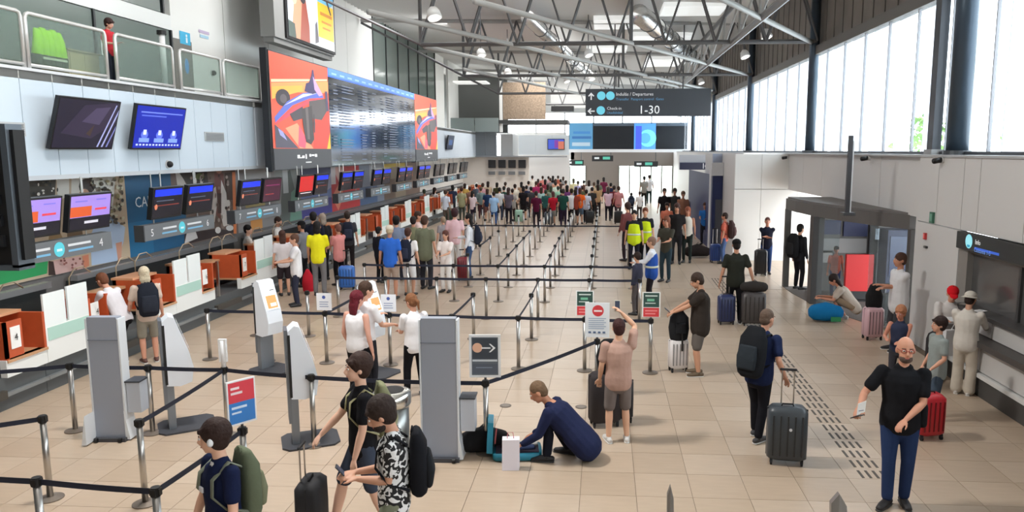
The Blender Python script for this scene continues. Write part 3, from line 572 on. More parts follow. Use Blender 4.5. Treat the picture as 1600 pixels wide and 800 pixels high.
# ================================================================ desks
DX = -8.5; OR = M((190, 84, 46), .45, var=.15); ORD = M((176, 74, 38), .5); WD = M((196, 150, 112), .5); DW = M((236, 238, 236), .4); FROST = M((236, 242, 242), .25); TEAL = M((178, 214, 202), .35)
def desk(y, k, nums):
    order = ['nearest', 'second', 'third', 'fourth', 'fifth', 'sixth', 'seventh', 'eighth', 'ninth', 'tenth', 'eleventh', 'twelfth', 'thirteenth']
    near = k < 5
    r = root('checkin_desk', f'orange wood check-in desk pair with frosted screens, {order[k]} from the camera', 'desk', (DX, y, 0), group='check-in desks along the left wall')
    bx('plinth', DX-.75, y, 0, DX-.06, y+3.49, .47, M((84, 88, 90), .5), r)
    bx('kick_rail', DX-.06, y, .2, DX, y+3.49, .25, M((140, 144, 146), .4, .4), r)
    bx('front_panel', DX-.1, y, .47, DX, y+1.5, .72, DW, r); bx('front_panel', DX-.1, y+2.7, .47, DX, y+3.49, .72, DW, r)
    bx('front_panel', DX-.1, y, .72, DX, y+.98, 1.02, DW, r)
    bx('screen_panel', DX-.03, y, 1.02, DX-.0, y+.46, 1.53, FROST, r); bx('screen_panel', DX-.03, y+.52, 1.02, DX, y+.98, 1.56, FROST, r)
    bx('teal_band', DX, y+.04, .8, DX+.008, y+.96, 1.0, TEAL, r)
    for s, (a, w) in enumerate(((.98, .5), (2.72, .78))):
        a += y; q = root('desk_box', None, None) if 0 else None
        bx('desk_side', DX-.75, a, .72, DX, a+.05, 1.27, OR, r); bx('desk_side', DX-.75, a+w-.05, .72, DX, a+w, 1.27, OR, r)
        bx('desk_back', DX-.75, a, .72, DX-.68, a+w, 1.27, ORD, r); bx('desk_floor', DX-.75, a, .68, DX+.02, a+w, .72, WD, r)
        if s: bx('desk_front', DX-.03, a, .74, DX, a+w*.42, 1.27, OR, r)
        bx('desk_ledge', DX-.78, a, 1.27, DX-.35, a+w-.01, 1.31, M((214, 158, 120), .45), r)
        if near:
            f = bx('number_card', DX+.0, a+.1, .86, DX+.008, a+.28, 1.18, M((240, 240, 238), .5), r) if s else bx('number_card', DX-.01, a+.05, .86, DX+.0, a+.25, 1.18, M((240, 240, 238), .5), r)
            t = text(nums[s], (DX+.01, a+.15, .98), LY, LZ, .14, (30, 30, 34), r)
    bx('niche_back', DX-.8, y+1.48, .3, DX-.72, y+2.72, 1.12, M((96, 84, 74), .6), r); bx('niche_ledge', DX-.85, y+1.48, 1.12, DX-.5, y+2.72, 1.17, WD, r)
    bx('scale_bed', DX-.7, y+1.55, .18, DX+.02, y+2.65, .3, M((70, 66, 60), .5), r); bx('niche_post', DX-.02, y+1.62, .5, DX+.03, y+1.67, 1.28, STEEL, r)
    if near:
        for a in (.3, 1.9, 3.2):
            MB().tube([(DX-1.0, y+a, .9), (DX-1.0, y+a+.02, 1.45), (DX-.96, y+a+.12, 1.6), (DX-.9, y+a+.26, 1.62), (DX-.85, y+a+.38, 1.5)], .013, 6).build('desk_lamp', M((190, 168, 142), .3, .4), r, True)
    return r
yk = 10.68; nums = [('3', '4'), ('4', '5'), ('6', '7'), ('8', '9'), ('10', '11')]
for k in range(13): desk(7.18+3.5*k, k, nums[k] if k < 5 else ('', ''))
# hanging number signs and screen pairs
SX = -8.75
def hsign(y0, l, a, b_):
    w = 2.6; r = root('number_sign', l, 'sign', (SX, y0, 1.97), group='grey number signs over the desks')
    bx('sign_body', SX-.18, y0, 1.97, SX, y0+w, 2.27, M((104, 108, 112), .5), r); bx('sign_end', SX-.19, y0-.01, 1.96, SX+.005, y0+.02, 2.28, M((58, 60, 64), .5), r)
    prn('sign_print', r, (SX, y0, 1.97), LY, LZ, [((90, 205, 222), disc(w/2, .15, .12, 18)), ((215, 218, 222), [(w/2-.68, .17), (w/2-.2, .21)]), ((215, 218, 222), [(w/2+.2, .17), (w/2+.75, .21)]), ((120, 178, 214), [(w/2-.72, .08), (w/2-.2, .115)]), ((120, 178, 214), [(w/2+.2, .08), (w/2+.8, .115)]),
       ((215, 245, 250), [(w/2-.06, .12), (w/2+.06, .16)])], .004)
    if a: text(a, (SX+.0, y0+.2, 2.05), LY, LZ, .2, (235, 235, 238), r)
    if b_: text(b_, (SX+.0, y0+w-.35, 2.05), LY, LZ, .2, (235, 235, 238), r)
    for q in (.5, w-.5): MB().tube([(SX-.1, y0+q, 2.27), (SX-.1, y0+q, 3.25)], .012, 5).build('hanging_rod', STEEL, r)
BLU = (24, 54, 226); DK = (22, 22, 34)
blue = [R_(DK, 0, 0, 1, 1), R_(BLU, .04, .74, .98, .98), R_((110, 48, 44), .02, .4, .9, .44), ((196, 120, 90), disc(.1, .38, .05, 10, .1)), R_((70, 78, 96), .1, .56, .7, .6)]
lilac = [R_((150, 126, 204), 0, .36, 1, 1), R_((196, 84, 44), 0, .38, .52, .68), R_(DK, 0, 0, 1, .34), R_((120, 110, 200), .1, .82, .4, .86), R_((120, 110, 200), .62, .84, .88, .88), R_((206, 66, 80), .6, .54, .9, .6), R_((190, 190, 200), .35, .16, .7, .24)]
purp = [R_((62, 14, 44), 0, 0, 1, 1), R_((110, 40, 80), .1, .7, .9, .76), R_((150, 60, 60), .1, .3, .6, .34)]
redd = [R_((202, 40, 42), 0, .22, 1, 1), R_(DK, 0, 0, 1, .2), R_((236, 220, 220), .1, .12, .9, .16)]
plain = [R_((28, 28, 32), 0, 0, 1, 1), R_((52, 54, 60), .1, .5, .9, .8)]
pairs = [(10.45, lilac, lilac, '3', '4'), (13.95, blue, blue, '5', '6'), (17.5, blue, purp, '7', '8'), (21.0, redd, blue, '9', '10'), (24.5, blue, blue, '11', '12'), (28, blue, blue, '13', '14'), (31.5, blue, blue, '15', '16'), (35, blue, blue, '17', '18'), (38.5, plain, plain, '19', '20'), (42, plain, plain, '21', '22'), (45.5, plain, plain, '23', '24')]
od = ['first', 'second', 'third', 'fourth', 'fifth', 'sixth', 'seventh', 'eighth', 'ninth', 'tenth', 'eleventh']; nm = {id(lilac): 'lilac and orange', id(blue): 'dark with a blue bar', id(purp): 'deep purple', id(redd): 'red', id(plain): 'unlit dark'}
for k, (y0, A, B, a, b_) in enumerate(pairs):
    for s, (dy, it) in enumerate(((0, A), (1.22, B))):
        r, o, v, n = screen(f'{nm[id(it)]} screen, {"left" if s == 0 else "right"} one of the {od[k]} pair over the desks', SX, y0+dy, y0+dy+1.05, 2.36, 2.98, .1, it, 'paired screens over the check-in desks', t=.09, emit=.75)
        MB().tube([(SX-.06, y0+dy+.5, 2.95), (SX-.06, y0+dy+.5, 3.26)], .015, 5).build('hanging_rod', STEEL, r)
    hsign(y0-.25 if k else y0-.3, f'grey hanging number sign below the {od[k]} pair of screens over the desks', a if k else '', b_)
for k in range(4):
    r = root('far_monitor', f'tiny dark monitor on the far end wall, {od[k]} from the left', 'screen', (-7.8+.62*k, 55.6, 2.4), group='monitors on the far end wall')
    x = -8.6+.75*k; bx('screen_case', x, 55.7, 2.4, x+.55, 55.8, 3.0, M((36, 36, 40), .5), r); bx('label_box', x, 55.7, 1.9, x+.5, 55.8, 2.15, M((120, 122, 126), .5), r)
# near dark display at the left edge
c0 = onY(-60, 300, 7.6); c1 = onY(24, 300, 7.6); zt = onY(15, 198, 7.6).z; zb = onY(36, 414, 7.6).z
r = root('hanging_display', 'black backed display hanging at the left edge of the picture', 'screen', (c0.x, 7.6, zb))
bx('display_case', c0.x-1, 7.6, zb, c1.x-.09, 7.75, zt, BLACK, r); bx('display_frame', c1.x-.09, 7.57, zb-.03, c1.x-.02, 7.8, zt+.03, M((96, 104, 112), .35, .5), r); bx('display_frame', c0.x-1, 7.57, zb-.06, c1.x-.02, 7.8, zb, M((96, 104, 112), .35, .5), r)
bx('side_plate', c1.x-.02, 7.62, zb+.05, c1.x+.02, 7.78, zt-.03, BLACK, r)
for k in range(6): bx('vent_rib', c1.x-.35, 7.56, zb+.2+.22*k, c1.x-.16, 7.6, zb+.32+.22*k, M((34, 36, 40), .4), r)
for k in range(3): MB().tube([(c1.x-.6+.15*k, 7.55, zb+.25), (c1.x-.4+.1*k, 7.52, zb+.1), (c1.x-.2, 7.54, zb+.2)], .012, 5).build('cable', BLACK, r)
MB().tube([(c1.x-.6, 7.7, zt), (c1.x-.6, 7.7, 9.6)], .03, 6).build('hanging_rod', DSTEEL, r)
# ================================================================ overhead direction sign
Y = 34.0; a = onY(915, 139, Y); b_ = onY(1110, 181, Y)
r = root('direction_sign', 'large dark overhead direction sign with round cyan symbols and 1-30', 'sign', (a.x, Y, b_.z))
bx('sign_body', a.x, Y, b_.z, b_.x, Y+.3, a.z, M((62, 66, 72), .5), r)
w = b_.x-a.x; h = a.z-b_.z
def arr(cx, cy, s, up):
    p = [(0, .5), (.42, .05), (.3, -.05), (.08, .18), (.08, -.5), (-.08, -.5), (-.08, .18), (-.3, -.05), (-.42, .05)]
    return [(cx+s*x, cy+s*y) if up else (cx-s*y, cy+s*x) for x, y in p]
CY = (112, 205, 226)
prn('sign_print', r, (a.x, Y, b_.z), (1, 0, 0), LZ, [((230, 232, 234), arr(.25, h-.32, .32, True)), (CY, disc(.7, h-.3, .19)), (CY, disc(1.1, h-.3, .19)), ((226, 228, 230), arr(.25, .22, .32, False)), (CY, disc(.68, .25, .19))], .006, .5)
text('Indulás / Departures', (a.x+1.35, Y, h+b_.z-.3), (1, 0, 0), LZ, .2, (226, 228, 230), r, .4); text('Transzfer  Passport control  Gates', (a.x+1.35, Y, h+b_.z-.5), (1, 0, 0), LZ, .15, (96, 150, 190), r, .4)
text('Check-in', (a.x+.95, Y, b_.z+.28), (1, 0, 0), LZ, .18, (226, 228, 230), r, .4); text('Utasfelvétel', (a.x+.95, Y, b_.z+.1), (1, 0, 0), LZ, .15, (96, 150, 190), r, .4); text('1-30', (a.x+2.35, Y, b_.z+.1), (1, 0, 0), LZ, .52, (232, 234, 236), r, .5)
for px in (960, 1067):
    q = onY(px, 139, Y+.15); MB().tube([(q.x, Y+.15, q.z), (q.x, Y+.15, 9.3)], .03, 6).build('hanging_rod', DSTEEL, r)
# LED wall at the far end
Y = 63.0; a = onY(889, 192, Y); b_ = onY(1090, 237, Y)
r = root('screen_wall', 'wide screen wall at the far end with two black displays and a blue one', 'screen', (a.x, Y, b_.z))
bx('wall_case', a.x, Y, b_.z, b_.x, Y+.4, a.z, M((96, 110, 124), .4), r); bx('white_fascia', a.x, Y-.1, b_.z-.05, onY(1090, 237, Y).x+.6, Y+.3, b_.z+.2, M((232, 234, 236), .4), r)
def seg(p0, p1, y0, y1, c, e, nm):
    A = onY(p0, y0, Y); B = onY(p1, y1, Y); bx(nm, A.x, Y-.08, B.z, B.x, Y, A.z, M(c, .3, emit=e), r)
seg(890, 926, 193, 235, (92, 150, 190), .5, 'blue_display'); seg(927, 990, 197, 234, (26, 30, 36), 0, 'black_display'); seg(991, 1024, 193, 237, (84, 150, 226), .9, 'blue_display'); seg(1025, 1088, 197, 234, (26, 30, 36), 0, 'black_display')
q = onY(1010, 216, Y); prn('display_print', r, (q.x, Y-.08, q.z), (1, 0, 0), LZ, [((120, 222, 214), disc(.1, 0, .7)), ((90, 170, 236), disc(-.1, 0, .45)), ((70, 90, 220), [(-.9, -1), (-.4, 1)])], .01, .8)
q = onY(892, 232, Y); prn('display_print', r, (q.x, Y-.08, q.z), (1, 0, 0), LZ, [((170, 190, 205), [(.1, .2), (1.6, .5)]), ((60, 110, 170), [(.1, .8), (1.7, 1.0)]), ((70, 130, 190), [(.2, 1.2), (1.6, 1.4)])], .01, .5)
for p0, p1, y0, l in ((925, 958, 243, 'black box sign under the screen wall, left one'), (991, 1028, 252, 'black box sign over the bright central doorway'), (882, 912, 250, 'grey box sign over the left doorway')):
    A = onY(p0, y0, 63.05); B = onY(p1, y0+9, 63.05); q = root('box_sign', l, 'sign', (A.x, 63.05, B.z)); bx('sign_body', A.x, 63.05, B.z, B.x, 63.25, A.z, M((40, 42, 44), .5), q)
    prn('sign_print', q, (A.x, 63.05, B.z), (1, 0, 0), LZ, [((90, 180, 160), [(.9, .15), (1.5, .38)]), ((200, 205, 208), [(.2, .18), (.6, .34)])], .006, .6)
    MB().tube([(B.x-.2, 63.15, A.z), (B.x-.2, 63.15, 3.62)], .03, 5).build('hanging_rod', DSTEEL, q)
for x0, x1, px, l in ((0, 0, 1000, 'lower dark wall band left of the central doorway'),): pass
# shop stand on the right with blue side
r = root('shop_kiosk', 'grey fronted shop kiosk with a deep blue side wall by the white wall', 'kiosk', (3.9, 28, 0))
A = onY(1062, 242, 36); B = onY(1118, 262, 36); bx('shop_fascia', A.x, 36, B.z-.1, 6, 36.3, A.z, M((176, 176, 180), .5), r)
A = onY(1062, 254, 35.9); B = onY(1116, 265, 35.9); bx('name_board', A.x, 35.8, B.z, B.x, 36, A.z, M((34, 36, 66), .4), r); text('IC 45', (A.x+1.05, 35.8, B.z+.05), (1, 0, 0), LZ, .36, (222, 222, 226), r, .3)
A = onY(1116, 272, 28); bx('blue_side', A.x, 28, 0, 4.37, 28.15, 2.8, M((30, 44, 92), .5), r); bx('blue_side', A.x-.05, 28, 0, A.x, 35.8, 2.8, M((30, 44, 92), .5), r)
A = onY(1112, 262, 27.9); bx('pale_header', A.x, 27.9, 2.78, 4.37, 28.1, 3.25, M((196, 198, 202), .5), r); bx('grey_header', A.x+.1, 28.3, 3.25, 4.37, 28.5, 3.58, M((150, 158, 176), .5), r)
bx('dark_door', 4.12, 27.96, 0, 4.36, 28.0, 1.9, M((70, 74, 84), .5), r); bx('white_post', A.x-.06, 27.9, 0, A.x, 28, 3.0, M((220, 222, 226), .5), r)
A = onY(1078, 278, 36.5); bx('shelf_back', A.x, 36.5, 0, A.x+1.6, 36.8, 2.6, M((120, 110, 98), .6), r)
for k, (c, z) in enumerate((((66, 40, 40), 1.9), ((150, 120, 60), 1.95), ((110, 110, 60), 1.7), ((190, 90, 50), 1.2), ((60, 60, 70), 1.5))): bx('goods', A.x+.1+.3*k, 36.3, z, A.x+.36+.3*k, 36.5, z+.4, M(c, .6), r)
bx('white_light', A.x+.1, 36.3, 2.45, A.x+.9, 36.4, 2.6, M((245, 245, 240), .4, emit=.8), r)
# ================================================================ revolving door vestibule
r = root('entrance_vestibule', 'dark grey glass entrance vestibule with a flat curved canopy on the right', 'entrance', (5.5, 18, 0))
fp = [(4.92, 20.6), (4.93, 19.6), (5.05, 18.4), (5.3, 17.3), (5.65, 16.3), (6.12, 15.35)]
CG = M((92, 90, 88), .5); out = fp+[(9, 15.35), (9, 20.6)]
MB().prism(out, 2.13, 2.42).build('canopy', CG, r)
MB().prism([(x+.05, y) for x, y in out], 2.42, 2.46).build('canopy_top', M((112, 108, 106), .6), r)
MB().prism([(x, y) for x, y in out], 0, .008).build('entry_mat', M((92, 86, 82), .9), r)
for i in (0, 2, 5): x, y = fp[i]; bx('frame_post', x, y-.1, 0, x+.14, y+.06, 2.13, M((74, 72, 70), .5), r)
bx('frame_post', 5.02, 18.2, 0, 5.28, 18.5, 2.13, M((62, 58, 58), .5), r)
for i in (2, 3, 4):
    (x0, y0), (x1, y1) = fp[i], fp[i+1]
    if i != 3: MB().slab([(x0+.05, y0, .05), (x1+.05, y1, .05), (x1+.05, y1, 2.1), (x0+.05, y0, 2.1)], (1, 0, 0), .015).build('pane', M((232, 238, 240), .05, trans=.92, spec=.5), r)
BYV = 20.0
bx('rear_wall', 5.5, BYV, 0, 9, BYV+.1, 2.13, M((128, 127, 126), .6), r)
def vb(nm, p0, y0, p1, y1, c, e=0, t=.06):
    A = onY(p0, y0, BYV); B = onY(p1, y1, BYV); bx(nm, A.x, BYV-t, B.z, B.x, BYV, A.z, M(c, .5, emit=e), r)
vb('poster_strip', 1282, 344, 1312, 366, (60, 70, 112)); vb('poster_strip', 1318, 346, 1354, 369, (52, 62, 104)); vb('pale_panel', 1281, 372, 1352, 395, (170, 170, 170)); vb('white_board', 1281, 391, 1299, 410, (214, 212, 210))
vb('lit_window', 1367, 357, 1387, 374, (214, 228, 240), .7); vb('lit_window', 1393, 357, 1420, 375, (220, 232, 242), .8); vb('dark_frame', 1358, 350, 1364, 480, (62, 62, 64)); vb('grey_panel', 1365, 395, 1385, 450, (150, 152, 156))
A = onY(1386, 398, 18.8); r2 = root('navy_machine', 'navy blue vending machine inside the entrance behind the man in white', 'machine', (A.x, 18.8, 0)); bx('machine_case', A.x, 18.8, 0, A.x+.85, 19.4, 1.75, M((44, 52, 84), .4), r2); bx('machine_window', A.x+.06, 18.78, .6, A.x+.6, 18.8, 1.6, M((66, 76, 110), .2), r2)
A = at(1340, 470); r2 = root('red_stand', 'bright red sign board on a dark stand inside the entrance', 'stand', (A.x, A.y, 0))
zt = onY(1340, 398, A.y).z; zb = onY(1340, 455, A.y).z; bx('red_board', A.x-.32, A.y, zb, A.x+.34, A.y+.12, zt, M((206, 34, 36), .5), r2); bx('stand_leg', A.x-.2, A.y+.02, 0, A.x+.2, A.y+.1, zb, M((40, 40, 42), .6), r2); bx('stand_foot', A.x-.3, A.y-.15, 0, A.x+.3, A.y+.25, .04, BLACK, r2)
p = onX(1326, 300, 5.95)
r2 = root('wall_duct', 'slim dark vertical post standing above the canopy', 'post', (5.3, 15.6, 2.4)); q = at(1323, 335, 2.42); zt = onY(1326, 212, q.y).z; bx('post_shaft', q.x-.04, q.y-.04, 2.42, q.x+.04, q.y+.04, zt, M((58, 58, 62), .5), r2); bx('post_side', q.x+.04, q.y-.03, 2.42, q.x+.07, q.y+.05, zt-.1, M((210, 212, 214), .5), r2); bx('post_base', q.x-.1, q.y-.1, 2.4, q.x+.14, q.y+.12, 2.46, DSTEEL, r2)
area('added_lobby_fill', (7.2, 18.2, 2.1), 1.2, 14)  # added fill that brightens the inside of the vestibule
# small wall fittings on the right
for (px, py, l, c, s) in ((1458, 340, 'small green exit sign on the right wall', (60, 110, 90), (.14, .2)), (1447, 369, 'small red fire alarm button on the right wall', (190, 60, 60), (.08, .12)), (1448, 386, 'small dark switch on the right wall', (60, 60, 60), (.1, .04))):
    q = onX(px, py, XR); r2 = root('wall_fitting', l, 'fitting', q); bx('fitting_body', XR-.04, q.y-s[0]/2, q.z-s[1]/2, XR, q.y+s[0]/2, q.z+s[1]/2, M(c, .5), r2); bx('fitting_face', XR-.045, q.y-s[0]/3, q.z-s[1]/3, XR-.04, q.y+s[0]/3, q.z+s[1]/3, M(tuple(min(255, x+50) for x in c), .5), r2)
for (px, py, l) in ((1474, 250, 'black camera under the right parapet top, nearest'), (1358, 247, 'black camera on the right parapet, middle one'), (1231, 246, 'black camera on the right parapet, farthest')):
    q = onX(px, py, XR); r2 = root('bullet_camera', l, 'camera', q); MB().cyl((XR-.18, q.y-.04, q.z-.02), (XR-.02, q.y+.03, q.z), .05, n=10).build('camera_body', BLACK, r2, True); MB().cyl((XR-.03, q.y, q.z), (XR+.02, q.y, q.z), .06, n=10).build('mount', M((200, 200, 200)), r2)
q = onX(1465, 455, XR)
# ================================================================ right service counter
r = root('service_counter', 'grey white service counter with dark ledges along the right edge', 'counter', (5.7, 10, 0))
PL = M((72, 70, 68), .6); CWh = M((196, 194, 192), .45); Y0, Y1 = 4.5, 12.6
bx('plinth', 5.7, Y0, 0, 6.0, Y1, .3, PL, r); bx('white_rail', 5.66, Y0, .3, 6, Y1, .36, M((214, 214, 212), .4), r)
for k in range(6): bx('front_panel', 5.72, Y0+1.38*k+.01, .38, 5.95, Y0+1.38*k+1.37, .78, CWh, r); bx('upper_panel', 5.86, Y0+1.38*k+.01, .88, 5.99, Y0+1.38*k+1.37, 1.14, CWh, r)
bx('ledge', 5.6, Y0, .78, 6.0, Y1, .87, M((70, 66, 64), .45), r); bx('counter_top', 5.8, Y0, 1.14, 6.1, Y1, 1.2, M((66, 64, 64), .4), r)
r = root('glazed_front', 'dark glazed shop front above the right counter', 'window', (6.05, 10, 1.2))
for k in range(5): bx('pane', 6.1, 4.5+1.66*k+.03, 1.2, 6.13, 4.5+1.66*(k+1)-.03, 2.03, M((84, 84, 84), .12, spec=.7), r); bx('mullion', 6.06, 4.5+1.66*k-.03, 1.2, 6.14, 4.5+1.66*k+.03, 2.08, M((60, 60, 60), .5), r)
bx('top_rail', 6.04, 4.5, 2.03, 6.16, 12.85, 2.08, M((110, 108, 104), .5), r); bx('side_post', 6.0, 12.62, 0, 6.14, 12.93, 2.08, M((132, 128, 124), .5), r); bx('dark_backing', 6.6, 4.5, 1.2, 6.65, 12.9, 2.4, M((70, 70, 70), .8), r)
r = root('shop_sign', 'long dark shop sign with a round cyan symbol above the right counter', 'sign', (5.98, 12.9, 2.08))
bx('sign_body', 5.94, 4.5, 2.08, 6.06, 12.92, 2.36, M((44, 47, 47), .45), r)
prn('sign_print', r, (5.94, 12.5, 2.08), (0, -1, 0), LZ, [((150, 226, 240), disc(.02, .155, .115, 20)), ((44, 150, 180), [(-.03, .06), (.07, .1)]), ((52, 92, 190), [(.22, .05), (.98, .09)])], .006, .7)
text('Info', (5.93, 12.24, 2.22), (0, -1, 0), LZ, .11, (236, 238, 240), r, .8); text('Customs 1-5', (5.93, 12.26, 2.1), (0, -1, 0), LZ, .1, (110, 150, 226), r, .8)
# ================================================================ stanchions
PH = .93
random.seed(11)
pm_base = MB().loft([(0, 0, 0), (0, 0, .012), (0, 0, .03)], [.13, .13, .05], 20, round_=False).mesh(M((128, 118, 108), .45, .6), smooth=False)
pm_pole = MB().cyl((0, 0, .02), (0, 0, .85), .032, n=14).mesh(STEEL, smooth=True)
pm_head = MB().cyl((0, 0, .85), (0, 0, .93), .038, n=12).box(-.045, -.02, .86, .045, .02, .92).box(-.02, -.045, .86, .02, .045, .92).mesh(BLACK)
def sub(name, me, par):
    o = bpy.data.objects.new(name, me); COL.objects.link(o); o.parent = par; ORG[o.name] = ORG[par.name]; return o
def post(x, y, label, belts=(), group='belt posts of the queue lanes', sign=None):
    r = root('belt_post', label, 'belt post', (x, y, 0), group=group)
    sub('base_plate', pm_base, r); sub('pole', pm_pole, r); sub('post_head', pm_head, r)
    for (tx, ty) in belts:
        a = Vector((x, y, 0)); b_ = Vector((tx, ty, 0)); L = (b_-a).length; d = (b_-a)/L; n = Vector((-d.y, d.x, 0))*.002; m = MB(); N = 7
        vs = []
        for i in range(N):
            t = i/(N-1); p = a.lerp(b_, t); z = .89-.03*L/2*4*t*(1-t)*.5
            for s in (-1, 1): vs += [p+n*s+Vector((0, 0, z-.026)), p+n*s+Vector((0, 0, z+.026))]
        fs = []
        for i in range(N-1):
            k = 4*i; fs += [(k, k+1, k+5, k+4), (k+2, k+6, k+7, k+3), (k+1, k+3, k+7, k+5), (k, k+4, k+6, k+2)]
        m.add(vs, fs).build('belt', NAVYBELT, r)
    if sign: sign(r, x, y)
    return r
def psign(w, h, ang, items, z0=.95, lean=0, col=(226, 228, 230)):
    def f(r, x, y):
        u = Vector((math.cos(ang), math.sin(ang), 0)); n = u.cross(Vector((0, 0, 1)))
        o = Vector((x, y, z0))-u*w/2+n*.02
        MB().slab([o, o+u*w, o+u*w+Vector((0, 0, h)), o+Vector((0, 0, h))], -n, .02).build('sign_frame', M(col, .4), r)
        prn('sign_print', r, o, u, LZ, items, .003); MB().tube([(x, y, .9), (x, y, z0+.05)], .015, 6).build('sign_stem', DSTEEL, r)
    return f
RED = (214, 66, 72)
grn = [((232, 234, 232), [(.0, .0), (.3, .42)]), ((52, 82, 76), [(.02, .17), (.28, .41)]), ((210, 224, 218), [(.05, .35), (.25, .37)]), ((120, 190, 160), [(.08, .27), (.2, .31)]), ((210, 224, 218), [(.05, .23), (.22, .245)]), (RED, [(.02, .01), (.28, .16)]), ((240, 150, 150), [(.05, .1), (.25, .12)]), ((240, 150, 150), [(.05, .05), (.22, .07)])]
wnote = [((232, 234, 240), [(0, 0), (.26, .3)]), ((70, 90, 160), disc(.13, .23, .03)), ((150, 160, 190), [(.05, .14), (.21, .155)]), ((150, 160, 190), [(.05, .1), (.2, .115)]), ((150, 160, 190), [(.05, .06), (.21, .075)])]
stop = [((232, 236, 240), [(0, 0), (.36, .52)]), (RED, disc(.19, .4, .085)), ((245, 235, 235), [(.13, .385), (.25, .41)])]+[((150, 170, 196), [(.05, .28-.03*k), (.31-.03*(k % 2), .29-.03*k)]) for k in range(6)]+[((90, 110, 140), [(.05+.07*k, .06), (.09+.07*k, .09)]) for k in range(4)]
arrow = [((96, 104, 112), [(.03, .03), (.35, .5)]), ((58, 66, 76), [(.04, .23), (.34, .49)]), ((226, 178, 150), disc(.1, .37, .06)), ((240, 242, 244), [(.15, .36), (.26, .375)]), ((240, 242, 244), [(.24, .315), (.26, .315), (.32, .368), (.26, .42), (.24, .42), (.29, .368)]),
         ((200, 206, 212), [(.04, .2), (.34, .225)]), ((84, 92, 104), [(.04, .05), (.34, .17)]), ((130, 144, 160), [(.08, .12), (.28, .13)])]
rb2 = [((236, 238, 240), [(0, 0), (.3, .46)]), ((222, 70, 84), [(.015, .23), (.285, .445)]), ((58, 130, 206), [(.015, .02), (.285, .235)]), ((245, 225, 228), [(.04, .37), (.13, .395)]), ((245, 225, 228), [(.04, .32), (.16, .345)]), ((210, 230, 250), [(.04, .17), (.2, .195)]), ((210, 230, 250), [(.04, .12), (.14, .14)])]
XS = [-7.0, -5.92, -4.83, -3.68, -2.58, -1.43, -.3, .8]
A = [(-7.0, 9.15), (-5.92, 9.13), (-4.88, 9.1), (-3.63, 8.85), (-1.42, 8.75)]
post(*A[0], 'steel belt post at the left of the nearest full row, by the grey kiosk', [(-8.42, 8.6), A[1]])
post(*A[1], 'steel belt post between the grey kiosk and the pole with the red and blue sign', [A[2]])
def tallsign(r, x, y):
    MB().tube([(x, y, .9), (x, y, 1.28)], .03, 10).build('sign_stem', M((226, 228, 230), .4), r, True); bx('white_blade', x-.05, y-.02, 1.0, x+.05, y+.02, 1.3, M((236, 238, 240), .4), r)
post(*A[2], 'belt post with a white blade sign on top beside the red and blue sign', [A[3], (-4.81, 7.2)], sign=tallsign)
post(*A[3], 'steel belt post in front of the side view kiosk', [A[4]])
post(*A[4], 'belt post carrying the grey arrow sign near the crouching man', [(-.08, 10.85)], sign=psign(.38, .53, .06, arrow, .97))
post(-.08, 10.85, 'belt post carrying the white notice with a red round symbol', [], sign=psign(.36, .52, -.02, stop, .96))
post(-5.9, 7.25, 'steel belt post at lower left with a navy belt leaving the frame', [(-7.6, 6.3)])
post(-4.81, 7.2, 'steel belt post just left of the boy in the navy ringer shirt', [])
post(-4.83, 5.8, 'nearest steel belt post at the bottom left corner', [(-6.4, 5.95), (-3.7, 5.68)])
post(-3.7, 5.68, 'steel belt post at the bottom edge left of the boy in navy', [(-3.63, 7.05)])
post(-3.63, 7.05, 'belt post behind the boy in navy under the red and blue sign', [], sign=psign(.3, .46, .95, rb2, .97))
C_ = [(x, 12.6-.05*i) for i, x in enumerate(XS)]
lab = ['belt post at the left end of the row behind the kiosks', 'belt post hidden beside the orange screened kiosk', 'belt post with a small white notice left of the man at the kiosk', 'belt post with a small white notice behind the ponytail woman',
       'belt post right above the grey slab kiosk', 'belt post in the middle row, straight above the arrow sign', 'left one of the two posts with green and red signs', 'right one of the two posts with green and red signs']
for i, p in enumerate(C_):
    sg = {2: psign(.26, .3, 0, wnote, .95), 3: psign(.26, .3, 0, wnote, .95), 6: psign(.3, .42, 0, grn, .96), 7: psign(.3, .42, 0, grn, .96)}.get(i)
    bl = [C_[i+1]] if i < 7 else []
    if i in (2, 4, 5): bl.append((XS[i]+.05, 14.3))
    post(*p, lab[i], bl, sign=sg)
for i in (0, 1, 2, 4, 5): post(XS[i]+.03, 14.35, f'belt post in the second queue row, {["far left", "second from left", "third from left", "", "left of the middle", "just right of the middle"][i]}', [] if i != 5 else [(-1.41, 16.15)])
for i in range(1, 8): post(XS[i], 16.15, f'belt post of the third queue row, {["", "", "second from its left end", "third from its left end", "exactly in its middle", "third from its right end", "second from its right end", ""][i]}' if i not in (1, 7) else f'belt post of the third queue row, {"leftmost" if i == 1 else "rightmost"}', [(XS[i+1], 16.15)] if i < 7 else [])
for i in range(1, 8): post(XS[i], 18.05, f'belt post of the fourth queue row, {["", "leftmost one", "second from its left end", "third from its left end", "exactly in its middle", "third from its right end", "second from its right end", "rightmost one"][i]}', ([(XS[i+1], 18.05)] if i < 7 else [])+([(XS[i], 20)] if i in (4, 5, 6) else []))
wds = ['', 'leftmost', 'second from left', 'third from left', 'middle', 'third from right', 'second from right', 'rightmost']; rws = {20: 'fifth', 22: 'sixth', 24: 'seventh', 26: 'eighth', 28: 'ninth', 30.2: 'tenth', 32.2: 'eleventh', 34.2: 'twelfth', 36.3: 'thirteenth', 38.4: 'fourteenth'}
